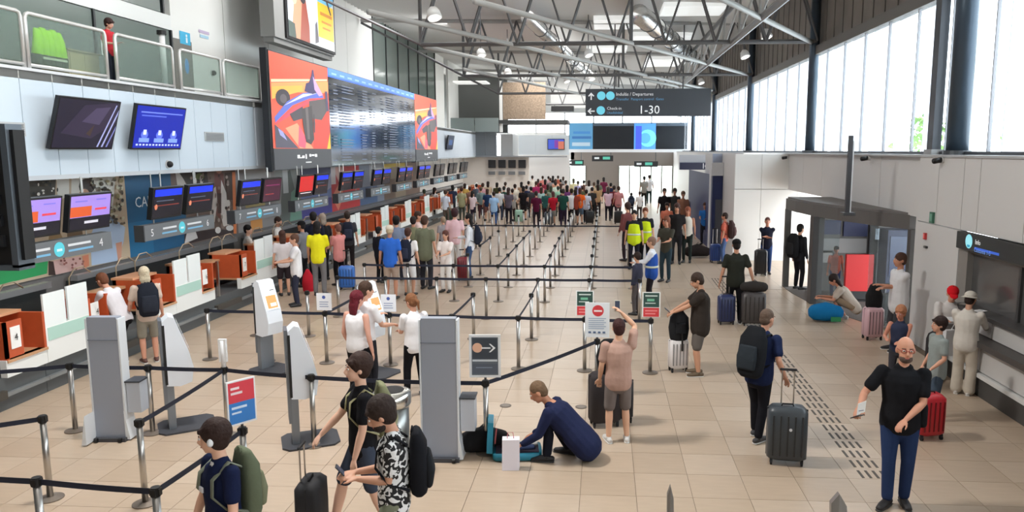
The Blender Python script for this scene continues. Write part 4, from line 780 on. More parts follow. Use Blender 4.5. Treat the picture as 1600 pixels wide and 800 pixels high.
for y in (20, 22, 24, 26, 28, 30.2, 32.2, 34.2, 36.3, 38.4):
    ny = y+2 if y < 28 else y+2.05
    for i in range(1, 8):
        if y < 27 and i in (1,): continue
        if i == 7 and y not in (28, 20, 24): continue
        bl = []
        if y == 28 and i < 7: bl.append((XS[i+1], 28))
        if i in (6,) and y < 38: bl.append((XS[i], ny))
        elif i in (4, 5) and y < 25: bl.append((XS[i], ny))
        elif i in (2, 3) and y in (22,): bl.append((XS[i], ny))
        post(XS[i], y, f'belt post of the {rws[y]} queue row, {wds[i]} column', bl)
# ================================================================ kiosks and bins
def slabkiosk(x, y, w, h, rz, l, box_side):
    r = root('service_kiosk', l, 'kiosk', (x, y, 0), rz, 'tall grey slab kiosks', local=True); g = M((158, 164, 176), .45, .2); wt = M((220, 224, 228), .4)
    b = MB().slab([(-w/2, 0, .05), (w/2, 0, .05), (w/2*.97, 0, h), (-w/2*.97, 0, h)], (0, 1, 0), .12); b.build('back_panel', g, r)
    bx('side_edge', w/2, -.005, .06, w/2+.02, .16, h-.02, wt, r); bx('side_edge', -w/2-.02, -.005, .06, -w/2, .16, h-.02, wt, r)
    bx('panel_seam', -w/2, -.008, h-.3, w/2, 0, h-.285, M((120, 126, 136), .5), r)
    for s in (-1, 1): MB().slab([(s*w/2, -.01, .02), (s*(w/2+.06), -.01, .02), (s*w/2, -.01, .4)][::s], (0, s*.2, 0), 1).build('side_foot', wt, r)
    bx('foot_plate', -w/2-.02, -.06, 0, w/2+.02, .3, .05, M((64, 66, 72), .5), r)
    for s in (-1, 1): MB().cyl((s*w/2*.8-.02, -.07, .03), (s*w/2*.8+.02, -.07, .03), .03, n=10).build('caster', BLACK, r)
    bx('front_screen', -w/2+.05, .12, h-.55, w/2-.05, .14, h-.1, M((40, 60, 90), .2, emit=.3), r)
    bx('bag_box', w/2+.03, .04, .36, w/2+.2, .24, .76, M((188, 194, 204), .4), r, label='pale grey printer box on the side'); bx('box_lid', w/2+.02, .02, .76, w/2+.21, .26, .78, M((60, 64, 72), .5), r)
    return r
slabkiosk(-6.3, 8.85, .38, 1.62, math.radians(4), 'tall grey slab kiosk seen from behind, left side with a pale box', 1)
k2 = slabkiosk(-1.93, 8.48, .42, 1.75, math.radians(2), 'tall grey slab kiosk in the centre beside the bin', 1)
def kiosk(x, y, rz, l, orange):
    """self service kiosk; local +X is the side where the user stands"""
    r = root('checkin_kiosk', l, 'kiosk', (x, y, 0), rz, 'white curved check-in kiosks', local=True); w = .15
    MB().prism([(-.12, -.3), (.42, -.3), (.5, -.2), (.5, .2), (.42, .3), (-.12, .3), (-.2, .2), (-.2, -.2)], 0, .025).build('base_plate', M((58, 60, 66), .6), r)
    MB().box(-.07, -.13, .02, .02, .13, .85).build('column', M((128, 134, 142), .4, .4), r)
    pr = [(-.06, .62), (-.07, 1.48), (.01, 1.55), (.07, 1.53), (.23, 1.04), (.27, .84), (.24, .64), (.1, .6)]
    MB().slab([(a, -w, b_) for a, b_ in pr], (0, 1, 0), 2*w).build('kiosk_head', M((226, 232, 240), .35), r)
    MB().slab([(-.1, -w*.9, .3), (-.06, -w*.9, .3), (-.07, -w*.9, 1.5), (-.11, -w*.9, 1.5)], (0, 1, 0), 2*w*.9).build('back_plate', M((120, 126, 134), .4, .5), r)
    bx('dark_gap', -.075, -w-.004, .64, -.045, w+.004, 1.44, BLACK, r)
    o = Vector((.084, -w+.03, 1.49)); v = (Vector((.225, -w+.03, 1.06))-o)
    n = Vector((0, 1, 0)).cross(-v).normalized()
    its = [((244, 244, 244), [(0, 0), (2*w-.06, .44)]), ((226, 150, 84) if orange else (150, 180, 210), [(.02, .02), (2*w-.08, .24)]), ((245, 225, 205), [(.08, .05), (.2, .11)]), ((60, 64, 70), [(.13, .32), (.22, .335)])]
    prn('screen_picture', r, Vector((.225, -w+.03, 1.06))+n*.002, (0, 1, 0), -v.normalized(), its, .012, .5)
    return r
kiosk(-5.75, 9.35, math.radians(34), 'white wedge kiosk on a dark base by the passenger with grey shorts', False)
kiosk(-3.88, 8.95, math.radians(26), 'white wedge kiosk in front of the red haired woman', False)
kiosk(-5.72, 12.1, math.radians(-26), 'white kiosk with an orange screen standing alone', True)
kiosk(-3.92, 12.0, math.radians(-22), 'white kiosk with an orange screen used by the man in white', True)
p = at(612, 612, .95); r = root('waste_bin', 'round steel waste bin with an open black top behind the striding boy', 'bin', (p.x, p.y, 0), local=True)
MB().cyl((0, 0, 0), (0, 0, .8), .19, n=24).build('bin_body', M((150, 152, 150), .3, .9), r, True); MB().loft([(0, 0, .78), (0, 0, .82), (0, 0, .95), (0, 0, .97)], [.2, .22, .22, .17], 24, round_=False).build('bin_rim', M((205, 205, 200), .2, 1.), r, True)
MB().cyl((0, 0, .965), (0, 0, .975), .14, n=20).build('bin_opening', BLACK, r)
for (px, py, l) in ((135+0, 0, ''),): pass
for i, (px, py) in enumerate(((790, 634), (908, 636), (597, 0))):
    if py == 0: continue
    p = at(px, py); r = root('floor_disc', ['small dark steel floor cover left of the crouching man', 'small dark steel floor cover behind the dark suitcase'][i], 'floor cover', p); MB().cyl((p.x, p.y, .0), (p.x, p.y, .006), .085, n=18).build('cover', M((104, 94, 86), .5), r); MB().cyl((p.x, p.y, .006), (p.x, p.y, .008), .06, n=18).build('cover_ring', M((120, 110, 100), .4), r)
# rail ends at the bottom edge
for (px, py, Y, l, wd) in ((1048, 760, 5.6, 'brushed steel rail end poking up at the bottom centre', .05), (1312, 772, 5.6, 'brushed steel rail end poking up at the bottom right', .12)):
    q = onY(px, py, Y); r = root('rail_end', l, 'rail', (q.x, Y, 0)); MB().slab([(q.x-wd*.7, Y-.25, 0), (q.x+wd*.7, Y-.25, 0), (q.x+wd*.5, Y, q.z-.1), (q.x, Y, q.z), (q.x-wd*.5, Y, q.z-.08)], (0, 1, 0), .05).build('rail_plate', M((150, 146, 142), .35, .7), r)
    bx('rail_core', q.x-.02, Y+.01, .1, q.x+.015, Y+.065, q.z-.12, DSTEEL, r)
# ================================================================ people
BAKE = []
def remesh(o, vox, it=3):
    m = o.modifiers.new('r', 'REMESH'); m.mode = 'VOXEL'; m.voxel_size = vox; m.use_smooth_shade = True
    s = o.modifiers.new('s', 'SMOOTH'); s.factor = .5; s.iterations = it; BAKE.append(o); return o
def ik(a, b_, l1, l2, pole):
    a = Vector(a); b_ = Vector(b_); d = b_-a; D = d.length; mx = (l1+l2)*.995
    if D > mx: d = d*(mx/D); D = mx; b_ = a+d
    D = max(D, abs(l1-l2)+.02); x = (l1*l1-l2*l2+D*D)/(2*D); h = math.sqrt(max(0, l1*l1-x*x)); dn = d.normalized(); p = Vector(pole); p = (p-dn*p.dot(dn))
    p = p.normalized() if p.length > 1e-4 else Vector((0, -1, 0)); return a+dn*x+p*h, b_
def Rt(yaw, pitch, roll=0): return Matrix.Rotation(yaw, 3, 'Z') @ Matrix.Rotation(-pitch, 3, 'X') @ Matrix.Rotation(roll, 3, 'Y')
DOWN = ((-.27, .04, .84), (.27, .04, .84))
def person(label, pos, face=0, h=1.72, top=('tee', (60, 60, 60)), bot=('trousers', (40, 40, 50)), hair=('short', (50, 38, 30)), skin=(206, 158, 130), shoes=(40, 40, 42), hands=DOWN, feet=((-.1, .02), (.1, .02)),
           lean=0., head=(0, 0), pelvis=None, bulk=1., lod=1, group=None, extra=(), pz=0., topmat=None, side=0., name='person', toes=(8, 8), elbow=(0, -1, -.2), sit=False):
    s = h/1.75; r = root(name, label, 'person', (pos[0], pos[1], pz), math.radians(face), group, local=True); r.scale = (s, s, s)
    vox = {3: .0095, 2: .014, 1: .022, 0: .032}[lod]; n = {3: 16, 2: 14, 1: 10, 0: 8}[lod]
    P = Vector(pelvis or (0, 0, .93)); L = math.radians(lean); U = Vector((math.sin(side), math.sin(L), math.cos(L))).normalized(); X = Vector((1, 0, -math.sin(side))).normalized()
    F_ = U.cross(X)*-1
    Fw = X.cross(U)*-1
    bk = bulk; sh = P+U*.47; neck = P+U*.55; sk = M(skin, .55, spec=.35)
    R = Rt(math.radians(head[0]), math.radians(head[1]+lean*.45))*(1.08 if lod > 0 else 1.12); hc = neck+U*.04+R @ Vector((0, .025, .125))
    SL, SR = P+U*.475-X*.18*bk**.5, P+U*.475+X*.18*bk**.5
    arms = []
    E2 = elbow if isinstance(elbow[0], (tuple, list)) else (elbow, elbow)
    for S_, H_, sg, elbow in ((SL, hands[0], -1, E2[0]), (SR, hands[1], 1, E2[1])):
        el, wr_ = ik(S_, H_, .29, .255, (sg*.35+elbow[0]*sg, elbow[1], elbow[2])); arms.append((S_, el, wr_))
    legs = []
    for i, sg in ((0, -1), (1, 1)):
        hp = P+X*sg*.09+Vector((0, 0, -.03)); f = feet[i]; an = Vector((f[0], f[1], f[2] if len(f) > 2 else .085))
        kn, an = ik(hp, an, .418, .403, (sg*.12, 1, 0) if not sit else (sg*.3, 1, .4)); legs.append((hp, kn, an))
    b = MB()
    tors = [P-U*.04, P+U*.06, P+U*.17, P+U*.3, P+U*.4, P+U*.47, P+U*.515]
    tr = [(.15, .105), (.158, .11), (.137, .098), (.155, .11), (.168, .11), (.15, .082), (.07, .06)]
    tr = [(a*bk, c*bk**1.3) for a, c in tr]
    b.loft(tors, tr, n, xa=X)
    b.loft([P+U*.46, neck, hc-R @ Vector((0, .02, .05))], [.062, .054, .052], n)
    # head
    b.ell(hc+R @ Vector((0, -.012, .02)), (.076, .094, .098), n, 9, R); b.ell(hc+R @ Vector((0, .022, -.045)), (.058, .066, .066), n, 8, R)
    b.ell(hc+R @ Vector((0, .052, -.088)), (.03, .03, .024), 8, 6, R)
    if lod >= 1:
        b.loft([hc+R @ Vector((0, .082, .022)), hc+R @ Vector((0, .105, -.022)), hc+R @ Vector((0, .094, -.034))], [.011, .017, .015], 8)
        for sg in (-1, 1): b.ell(hc+R @ Vector((sg*.077, -.01, -.01)), (.013, .02, .032), 8, 6, R)
        b.ell(hc+R @ Vector((0, .076, -.058)), (.026, .018, .012), 8, 6, R)
    for S_, el, wr_ in arms:
        b.loft([S_, S_.lerp(el, .5), el, el.lerp(wr_, .3), wr_], [.052*bk**.5, .045*bk**.5, .038, .04, .026], n)
        d = (wr_-el).normalized(); lat = d.cross(U); lat = lat.normalized() if lat.length > .2 else X
        sgn = 1 if S_ is SR or (S_-SR).length < 1e-6 else -1
        if lod >= 2:
            nn = d.cross(lat).normalized(); pc = wr_+d*.055
            b.loft([wr_+d*.01, wr_+d*.05, wr_+d*.09], [(.026, .018), (.04, .017), (.04, .014)], 12, xa=lat)
            for j, (o_, ln) in enumerate(((-.031, .06), (-.0105, .075), (.0105, .078), (.031, .066))):
                k0 = wr_+d*.09+lat*o_; k1 = k0+d*ln*.55+nn*.012+lat*o_*.12; k2 = k1+d*ln*.35+nn*.028
                b.loft([k0, k1, k2], [.0095, .009, .0075], 7)
            tb_ = wr_+d*.035-lat*.032*1; b.loft([tb_, tb_+d*.035-lat*.026+nn*.01, tb_+d*.07-lat*.03+nn*.02], [.012, .011, .009], 7)
        else:
            b.loft([wr_, wr_+d*.06, wr_+d*.14], [(.026, .018), (.04, .018), (.026, .014)], 8, xa=lat)
    for i, (hp, kn, an) in enumerate(legs):
        b.loft([hp, hp.lerp(kn, .5), kn, kn.lerp(an, .35), an], [.085*bk**.7, .068*bk**.5, .052, .055, .036], n)
    body = b.build('body', sk, r, True); remesh(body, vox)
    # shoes
    for i, (hp, kn, an) in enumerate(legs):
        t = math.radians(toes[i])*(-1 if i == 0 else 1); fd = Vector((math.sin(t), math.cos(t), 0)); z0 = an.z-.085
        c = Vector((an.x, an.y, z0)); o = MB().loft([c-fd*.06+Vector((0, 0, .04)), c+fd*.02+Vector((0, 0, .045)), c+fd*.11+Vector((0, 0, .036)), c+fd*.17+Vector((0, 0, .03))], [(.036, .036), (.042, .045), (.046, .034), (.036, .026)], 10, xa=fd.cross(Vector((0, 0, 1))))
        o.loft([an, c+Vector((0, 0, .05))], [.042, .042], 8, round_=False)
        so = o.build('shoe', M(shoes, .6), r, True)
        if lod >= 2: MB().loft([c-fd*.075+Vector((0, 0, .008)), c+fd*.06+Vector((0, 0, .008)), c+fd*.185+Vector((0, 0, .008))], [(.036, .012), (.044, .012), (.034, .012)], 10, xa=fd.cross(Vector((0, 0, 1)))).build('sole', M((225, 225, 222) if sum(shoes) > 120 or bot[0] == 'shorts' else (60, 60, 60), .7), so, True)
    # trousers / shorts / skirt
    bm = cloth(bot[1]) if not (len(bot) > 2) else bot[2]; b = MB(); g = .016
    if bot[0] in ('trousers', 'shorts', 'jeans', 'wide'):
        b.loft([P-U*.1, P-U*.02, P+U*.08], [((.14*bk)+g, (.1*bk**1.2)+g), ((.158*bk)+g, (.11*bk**1.3)+g), ((.15*bk)+g*.8, (.105*bk**1.3)+g)], n, xa=X)
        for hp, kn, an in legs:
            if bot[0] == 'shorts': b.loft([hp+Vector((0, 0, .02)), hp.lerp(kn, .5), kn-(kn-hp).normalized()*.03], [.094*bk**.7, .088*bk**.5, .082], n)
            elif bot[0] == 'wide': b.loft([hp, hp.lerp(kn, .5), kn, kn.lerp(an, .5), an+(an-kn).normalized()*.0], [.1*bk**.7, .092, .088, .09, .095], n)
            else: b.loft([hp, hp.lerp(kn, .5), kn, kn.lerp(an, .4), an+(an-kn).normalized()*-.02], [.098*bk**.7, .083*bk**.5, .068, .064, .056], n)
    else:
        b.loft([P-U*.5, P-U*.25, P, P+U*.1], [(.21, .18), (.19, .16), ((.158*bk)+g, (.11*bk)+g), ((.14*bk)+g, (.1*bk)+g)], n, xa=X)
    o = b.build({'trousers': 'trousers', 'jeans': 'trousers', 'wide': 'trousers', 'shorts': 'shorts', 'skirt': 'skirt'}[bot[0]], bm, r, True); remesh(o, vox*1.15, 2)
    # top
    tm = topmat or cloth(top[1]); b = MB(); g = .024; hem = {'jacket': -.14, 'long': -.07, 'tee': -.07, 'sleeveless': -.03, 'loose': -.12}[top[0]]
    gg = g*1.5 if top[0] in ('jacket', 'loose') else g
    b.loft([P+U*hem, P+U*.02, P+U*.17, P+U*.3, P+U*.4, P+U*.475, P+U*.515], [((.158*bk)+gg, (.108*bk**1.3)+gg), ((.158*bk)+gg, (.11*bk**1.3)+gg), ((.142*bk)+gg, (.102*bk**1.3)+gg), ((.155*bk)+g, (.112*bk**1.3)+g), ((.168*bk)+g*.9, (.112*bk**1.3)+g*.8), ((.15*bk)+.02, (.082*bk)+.02), ((.07*bk)+.018, .07)], n, xa=X)
    if top[0] in ('tee', 'loose'):
        for S_, el, wr_ in arms: b.loft([S_+Vector((0, 0, -.002)), S_.lerp(el, .35), S_.lerp(el, .66)], [.07*bk**.5, .063*bk**.5, .064*bk**.5], n)
    elif top[0] in ('long', 'jacket'):
        for S_, el, wr_ in arms: b.loft([S_, S_.lerp(el, .5), el, el.lerp(wr_, .5), wr_+(el-wr_).normalized()*.02], [.068*bk**.5, .06*bk**.5, .054, .049, .042], n)
    o = b.build({'jacket': 'jacket', 'long': 'shirt', 'tee': 'shirt', 'sleeveless': 'shirt', 'loose': 'shirt'}[top[0]], tm, r, True); remesh(o, vox*1.15, 2)
    # hair
    st, hcol = hair[0], hair[1]; hm = M(hcol, .7, 0, 0, .6, .35, .3, 30.)
    if st in ('cap', 'hat', 'short', 'fluffy', 'long', 'pony', 'curly', 'buzz', 'bob'):
        b = MB(); k = {'fluffy': 1.18, 'curly': 1.24, 'buzz': .985, 'short': 1.05, 'cap': 1.0, 'hat': 1.0}.get(st, 1.08)
        b.ell(hc+R @ Vector((0, -.02-max(0, k-1.08)*.16, .034+max(0, k-1.08)*.06)), (.081*k, .096*k, .094*k), 18, 12, R)
        b.ell(hc+R @ Vector((0, -.045, -.01)), (.074*k, .066*k, .082*k), 16, 10, R)
        if k > 1.1:
            random.seed(len(label))
            for j in range(16):
                a = random.uniform(0, 6.28); e_ = random.uniform(-.1, 1.2); v = Vector((.07*math.cos(a)*math.cos(e_), .075*math.sin(a)*math.cos(e_)-.02, .03+.075*math.sin(e_)))
                if v.y < .01 or v.z > .085: b.ell(hc+R @ v, (.036, .036, .036), 8, 6)
            for j in range(6): b.ell(hc+R @ Vector((-.055+.022*j, .062, .072-.004*(j % 3))), (.018, .022, .024), 8, 6)
        if st in ('long', 'bob'): b.loft([hc+R @ Vector((0, -.05, 0)), hc+R @ Vector((0, -.07, -.1)), hc+R @ Vector((0, -.075, -.2 if st == 'long' else -.13))], [(.085, .06), (.095, .055), (.08, .035)], 12, xa=R @ Vector((1, 0, 0)))
        if st == 'pony': b.loft([hc+R @ Vector((0, -.11, .03)), hc+R @ Vector((0, -.15, -.02)), hc+R @ Vector((0, -.14, -.15))], [.024, .034, .014], 8)
        o = b.build('hair', hm, r, True)
        remesh(o, max(vox, .012)*.9, 1)
    if st == 'balding':
        b = MB(); b.ell(hc+R @ Vector((0, -.035, -.01)), (.081, .08, .06), 16, 10, R); o = b.build('hair', hm, r, True); remesh(o, max(vox, .012), 1)
    if st in ('cap', 'hat'):
        cm = cloth(hair[2]); b = MB()
        if st == 'cap': b.ell(hc+R @ Vector((0, -.012, .05)), (.088, .104, .078), 16, 9, R); b.ell(hc+R @ Vector((0, .105, .045)), (.06, .065, .01), 12, 6, R @ Matrix.Rotation(-.2, 3, 'X'))
        else: b.ell(hc+R @ Vector((0, -.012, .06)), (.09, .104, .075), 16, 9, R); b.loft([hc+R @ Vector((0, -.01, .02)), hc+R @ Vector((0, -.01, .045))], [(.15, .16), (.1, .11)], 18, xa=R @ Vector((1, 0, 0)), round_=False)
        b.build('cap' if st == 'cap' else 'hat', cm, r, True)
    if 'beard' in extra:
        o = MB().ell(hc+R @ Vector((0, .036, -.075)), (.06, .062, .045), 14, 9, R).build('beard', M(extra['beard'], .8, bump=.5, var=.4, scale=30.), r, True)
    if lod >= 2 or 'face' in extra:
        for sg in (-1, 1):
            e_ = MB().ell(hc+R @ Vector((sg*.031, .0815, .012)), (.013, .008, .008), 8, 6, R).build('eye', M((235, 232, 228), .3), r, True)
            MB().ell(hc+R @ Vector((sg*.031, .087, .012)), (.006, .005, .0065), 8, 6, R).build('iris', M((40, 28, 22), .2), e_, True)
            MB().loft([hc+R @ Vector((sg*.018, .087, .033)), hc+R @ Vector((sg*.048, .076, .033))], [.005, .004], 6).build('eyebrow', hm, r, True)
        MB().ell(hc+R @ Vector((0, .09, -.058)), (.021, .007, .006), 10, 6, R).build('lips', M((172, 96, 88), .5), r, True)
    if 'glasses' in extra:
        b = MB()
        for sg in (-1, 1): b.tube([hc+R @ Vector((sg*.034+.024*math.cos(a), .096, .012+.018*math.sin(a))) for a in [k*math.pi/6 for k in range(13)]], .0028, 5); b.tube([hc+R @ Vector((sg*.058, .094, .015)), hc+R @ Vector((sg*.08, 0, .012))], .0028, 5)
        b.tube([hc+R @ Vector((-.01, .098, .014)), hc+R @ Vector((.01, .098, .014))], .0028, 5); b.build('glasses', M((150, 50, 50), .3), r)
    if 'collar' in extra:
        b = MB(); b.loft([P+U*.5, P+U*.535], [(.085*bk, .08), (.068, .066)], 14, xa=X, round_=False); b.build('collar', cloth(extra['collar']), r, True)
    if 'vest' in extra:
        b = MB(); b.loft([P+U*-.08, P+U*.06, P+U*.3, P+U*.42, P+U*.49], [((.17*bk)+.04, (.12*bk)+.045), ((.16*bk)+.045, (.115*bk)+.045), ((.155*bk)+.04, (.112*bk)+.045), ((.15*bk)+.035, (.105*bk)+.035), (.1, .075)], n, xa=X); o = b.build('vest', cloth(extra['vest'], .1), r, True); remesh(o, vox*1.15, 2)
        MB().loft([P+U*.1, P+U*.15], [((.16*bk)+.05, (.115*bk)+.055)]*2, n, xa=X, round_=False).build('reflective_band', M((205, 210, 190), .4), r, True)
        MB().loft([P+U*.1+Fw*.0, P+U*.45], [(.012, .18*bk), (.01, .14)], 6, xa=X, round_=False).build('vest_opening', cloth((40, 44, 60)), r)
    if 'overalls' in extra: pass
    rs = Matrix.Rotation(math.radians(face), 3, 'Z'); wp = lambda v: Vector((pos[0], pos[1], pz))+rs @ (Vector(v)*s)
    r_ = {'root': r, 'hands': [wp(arms[0][2]+(arms[0][2]-arms[0][1]).normalized()*.09), wp(arms[1][2]+(arms[1][2]-arms[1][1]).normalized()*.09)], 'back': wp(P+U*.28-Fw*(-.0)), 'wp': wp, 's': s, 'face': face, 'P': P, 'U': U, 'hc': hc}
    return r_
def backpack(label, p, col, pc=None, sz=(.3, .15, .44), dz=.3, strap=None, group=None):
    """worn: sits against the wearer's back"""
    w, d, h = sz; U = p['U']; loc = p['wp'](p['P']+U*dz); r = root('backpack', label, 'backpack', loc, math.radians(p['face']), group, local=True)
    tilt = math.atan2(U.y, U.z); s = p['s']; m = cloth(col); r.rotation_euler = (-tilt, 0, math.radians(p['face'])); y0 = -(.115*s)-.012
    MB().loft([(0, y0-d/2, -h/2), (0, y0-d/2, -h*.1), (0, y0-d/2, h*.3), (0, y0-d*.4, h/2)], [(w/2*.92, d/2), (w/2, d/2), (w/2*.95, d/2*.95), (w/2*.7, d/2*.6)], 18, xa=(1, 0, 0), e=3.).build('bag_body', m, r, True)
    MB().loft([(0, y0-d-.005, -h*.42), (0, y0-d-.012, -.08), (0, y0-d, .04)], [(w*.36, .035), (w*.38, .045), (w*.34, .03)], 14, xa=(1, 0, 0), e=3.).build('front_pocket', cloth(pc or tuple(min(255, int(c*1.25+6)) for c in col)), r, True)
    for sg in (-1, 1):
        MB().loft([(sg*.09, y0+.01, h*.36), (sg*.1, -.02, .235*s), (sg*.105, .12*s, .13*s), (sg*.12, .135*s, -.0), (sg*.15, .04, -.12*s), (sg*.14, y0, -.2*s)], [(.026, .008)]*6, 8, xa=(1, 0, 0), round_=False).build('strap', cloth(strap or col), r, True)
    MB().tube([(-.03, y0-.02, h*.5), (-.03, y0-.03, h*.5+.05), (.03, y0-.03, h*.5+.05), (.03, y0-.02, h*.5)], .009, 6).build('grab_handle', m, r, True)
    return r
def suitcase(label, x, y, rz, col, w=.42, d=.26, h=.62, pull=.38, z=0, ribs=True, group='suitcases', soft=False, logo=None, name='suitcase'):
    r = root(name, label, 'suitcase', (x, y, z), math.radians(rz), group, local=True); m = M(col, .8 if soft else .35, spec=.5, bump=.2 if soft else 0)
    b = MB(); z0 = .06; e = 5.
    b.loft([(0, 0, z0), (0, 0, z0+.035), (0, 0, z0+h*.5), (0, 0, z0+h-.05), (0, 0, z0+h)], [(w/2-.045, d/2-.035), (w/2, d/2), (w/2+.003, d/2+.003), (w/2, d/2), (w/2-.05, d/2-.04)], 28, xa=(1, 0, 0), e=e, round_=False).build('shell', m, r, True)
    dk = tuple(int(c*.6) for c in col)
    if ribs:
        for k in range(5):
            xx = -w*.36+w*.18*k; bx('rib', xx-.008, -d/2-.008, z0+.07, xx+.008, -d/2, z0+h-.08, M(dk, .4), r)
    MB().loft([(0, 0, z0+.03), (0, 0, z0+h-.03)], [(w/2+.005, .008)]*2, 12, xa=(1, 0, 0), e=6, round_=False).build('zip_seam', M(dk, .5), r)
    for sx in (-1, 1):
        for sy in (-1, 1): MB().cyl((sx*w*.38-.012, sy*d*.34, .03), (sx*w*.38+.012, sy*d*.34, .03), .03, n=10).box(sx*w*.38-.016, sy*d*.34-.015, .03, sx*w*.38+.016, sy*d*.34+.015, z0+.02).build('wheel', RUB, r)
    if pull > 0:
        for sx in (-.07, .07): MB().cyl((sx, d*.3, z0+h-.03), (sx, d*.3, z0+h+pull), .008, n=8).build('pull_tube', STEEL, r)
        MB().loft([(-.085, d*.3, z0+h+pull), (.085, d*.3, z0+h+pull)], [.016, .016], 8).build('grip', RUB, r, True)
    MB().tube([(-.07, 0, z0+h-.005), (-.06, 0, z0+h+.025), (.06, 0, z0+h+.025), (.07, 0, z0+h-.005)], .01, 6).build('carry_handle', RUB, r, True)
    if logo: MB().cyl((.03, -d/2-.012, z0+h*.62), (.03, -d/2-.003, z0+h*.62), .018, n=10).build('badge', M(logo, .3), r)
    return r
def phone(label, at_, face, col=(20, 20, 24), pitch=40, sz=(.072, .148), cat='phone', name='phone'):
    r = root(name, label, cat, at_, 0, local=True); r.rotation_euler = (math.radians(pitch), 0, math.radians(face)); w, h = sz
    MB().loft([(0, -h/2, 0), (0, h/2, 0)], [(w/2, .005)]*2, 12, xa=(1, 0, 0), e=5, round_=False).build('phone_case', M(col, .3), r); bx('phone_screen', -w/2+.005, -h/2+.008, .005, w/2-.005, h/2-.008, .0062, M((60, 70, 90), .1, emit=.3), r); return r
# ================================================================ the people
def HT(pos, top, px): return onY(px, top, pos.y).z
def pf(label, px, py, ty, **k):
    """person from the feet point and head top"""
    pos = at(px, py); pos.x = max(pos.x, -8.15); tp = k.pop("tpx", px); k.setdefault("h", max(1.1, min(1.95, HT(pos, ty, tp)))); return person(label, (pos.x, pos.y), **k)
def ph(label, px, py, h, **k):
    pos = at(px, py, h-.13); return person(label, (pos.x, pos.y), h=h, **k)
BR, BLK, DBR, GRY, BLD = (62, 42, 32), (24, 20, 20), (44, 30, 26), (120, 112, 104), (196, 172, 132)
# -- foreground
a = ph('dark haired boy in a navy ringer tee with an earphone, walking left at the bottom', 342, 690, 1.66, face=142, top=('tee', (24, 32, 62)), bot=('trousers', (50, 52, 60)), hair=('fluffy', (46, 30, 26)), skin=(222, 176, 150), lod=3, head=(-42, 8), hands=((-.27, .1, .85), (.3, .12, .86)), feet=((-.1, .15), (.1, -.15)), extra={'collar': (226, 226, 226)})
backpack('olive green backpack worn by the boy in the navy ringer tee', a, (96, 104, 84), (120, 124, 100), strap=(120, 126, 112))
def at_local(p, nm, mb, mat, smooth=True): return mb.build(nm, mat, p['root'], smooth)
hc = a['hc']; b = MB(); b.ell(hc+Rt(math.radians(-42), 0) @ Vector((-.094, -.012, -.01)), (.02, .026, .034)); at_local(a, 'earphone', b, M((226, 228, 230), .4))
b = MB()
for sg in (-1, 1): b.loft([Vector((sg*.31, .06, 1.2)), Vector((sg*.312, .065, 1.19))], [.05, .05], 12, round_=False)
b = MB().box(.03, .128, 1.22, .09, .142, 1.26); at_local(a, 'chest_logo', b, M((220, 220, 225)), False)
a = ph('young man in a black tee and denim shorts striding left with a trolley case', 563, 580, 1.76, face=118, top=('tee', (26, 26, 30)), bot=('shorts', (62, 70, 86)), hair=('fluffy', (52, 34, 28)), skin=(224, 180, 156), lod=3, head=(4, 2), hands=((-.25, .12, .88), (.2, .36, .98)), feet=((-.1, -.2), (.1, .3)))
backpack('camouflage backpack worn by the young man in the black tee', a, (128, 130, 100), (150, 150, 120), strap=(170, 166, 130))
g = a['hands'][1]; suitcase('black trolley case pulled by the young man in the black tee', g.x-.02, g.y-.1, 95, (30, 30, 34), .38, .24, .54, .0+max(.2, g.z-.6), soft=True, ribs=False)
HAW = bpy.data.materials.new('print_shirt'); HAW.use_nodes = True; nt = HAW.node_tree; bb = nt.nodes['Principled BSDF']; tc = nt.nodes.new('ShaderNodeTexCoord'); nz = nt.nodes.new('ShaderNodeTexNoise'); nz.inputs['Scale'].default_value = 13; nz.inputs['Distortion'].default_value = 2.2; nz.inputs['Detail'].default_value = 0
cr = nt.nodes.new('ShaderNodeValToRGB'); cr.color_ramp.elements[0].position = .5; cr.color_ramp.elements[0].color = (.012, .012, .014, 1); cr.color_ramp.elements[1].position = .515; cr.color_ramp.elements[1].color = (.78, .79, .8, 1)
nt.links.new(tc.outputs['Object'], nz.inputs['Vector']); nt.links.new(nz.outputs['Fac'], cr.inputs[0]); nt.links.new(cr.outputs[0], bb.inputs['Base Color']); bb.inputs['Roughness'].default_value = .85
a = ph('bearded man in a black and white patterned shirt looking down at his phone', 612, 648, 1.74, face=104, top=('tee', (200, 200, 200)), topmat=HAW, bot=('shorts', (124, 130, 110)), hair=('fluffy', (44, 32, 28)), skin=(206, 156, 130), lod=3, head=(0, 30), hands=((-.05, .27, 1.12), (.05, .29, 1.14)), feet=((-.1, .25), (.1, -.2)), extra={'beard': (40, 30, 26)})
backpack('black backpack worn by the man in the patterned shirt', a, (26, 27, 32), (34, 36, 40))
g = (a['hands'][0]+a['hands'][1])/2; phone('dark phone held by the man in the patterned shirt', (g.x-.04, g.y, g.z+.03), 104, pitch=50)
a = pf('man in a black tee, jeans and red glasses standing at the lower right', 1398, 786, 530, face=166, top=('tee', (26, 27, 31)), bot=('jeans', (40, 56, 92)), hair=('balding', (60, 46, 40)), skin=(204, 148, 122), lod=3, bulk=1.12, shoes=(34, 32, 34), head=(4, 4), hands=((-.02, .25, 1.0), (.42, .3, 1.1)), feet=((-.08, .0), (.09, .1)), extra={'beard': (84, 66, 58), 'glasses': 1}, elbow=((.8, -.5, -.3), (.1, -1, -.6)), toes=(10, 30))
g = a['hands'][1]; phone('black phone in the hand of the man with red glasses', (g.x-.02, g.y-.05, g.z-.03), 200, pitch=30)
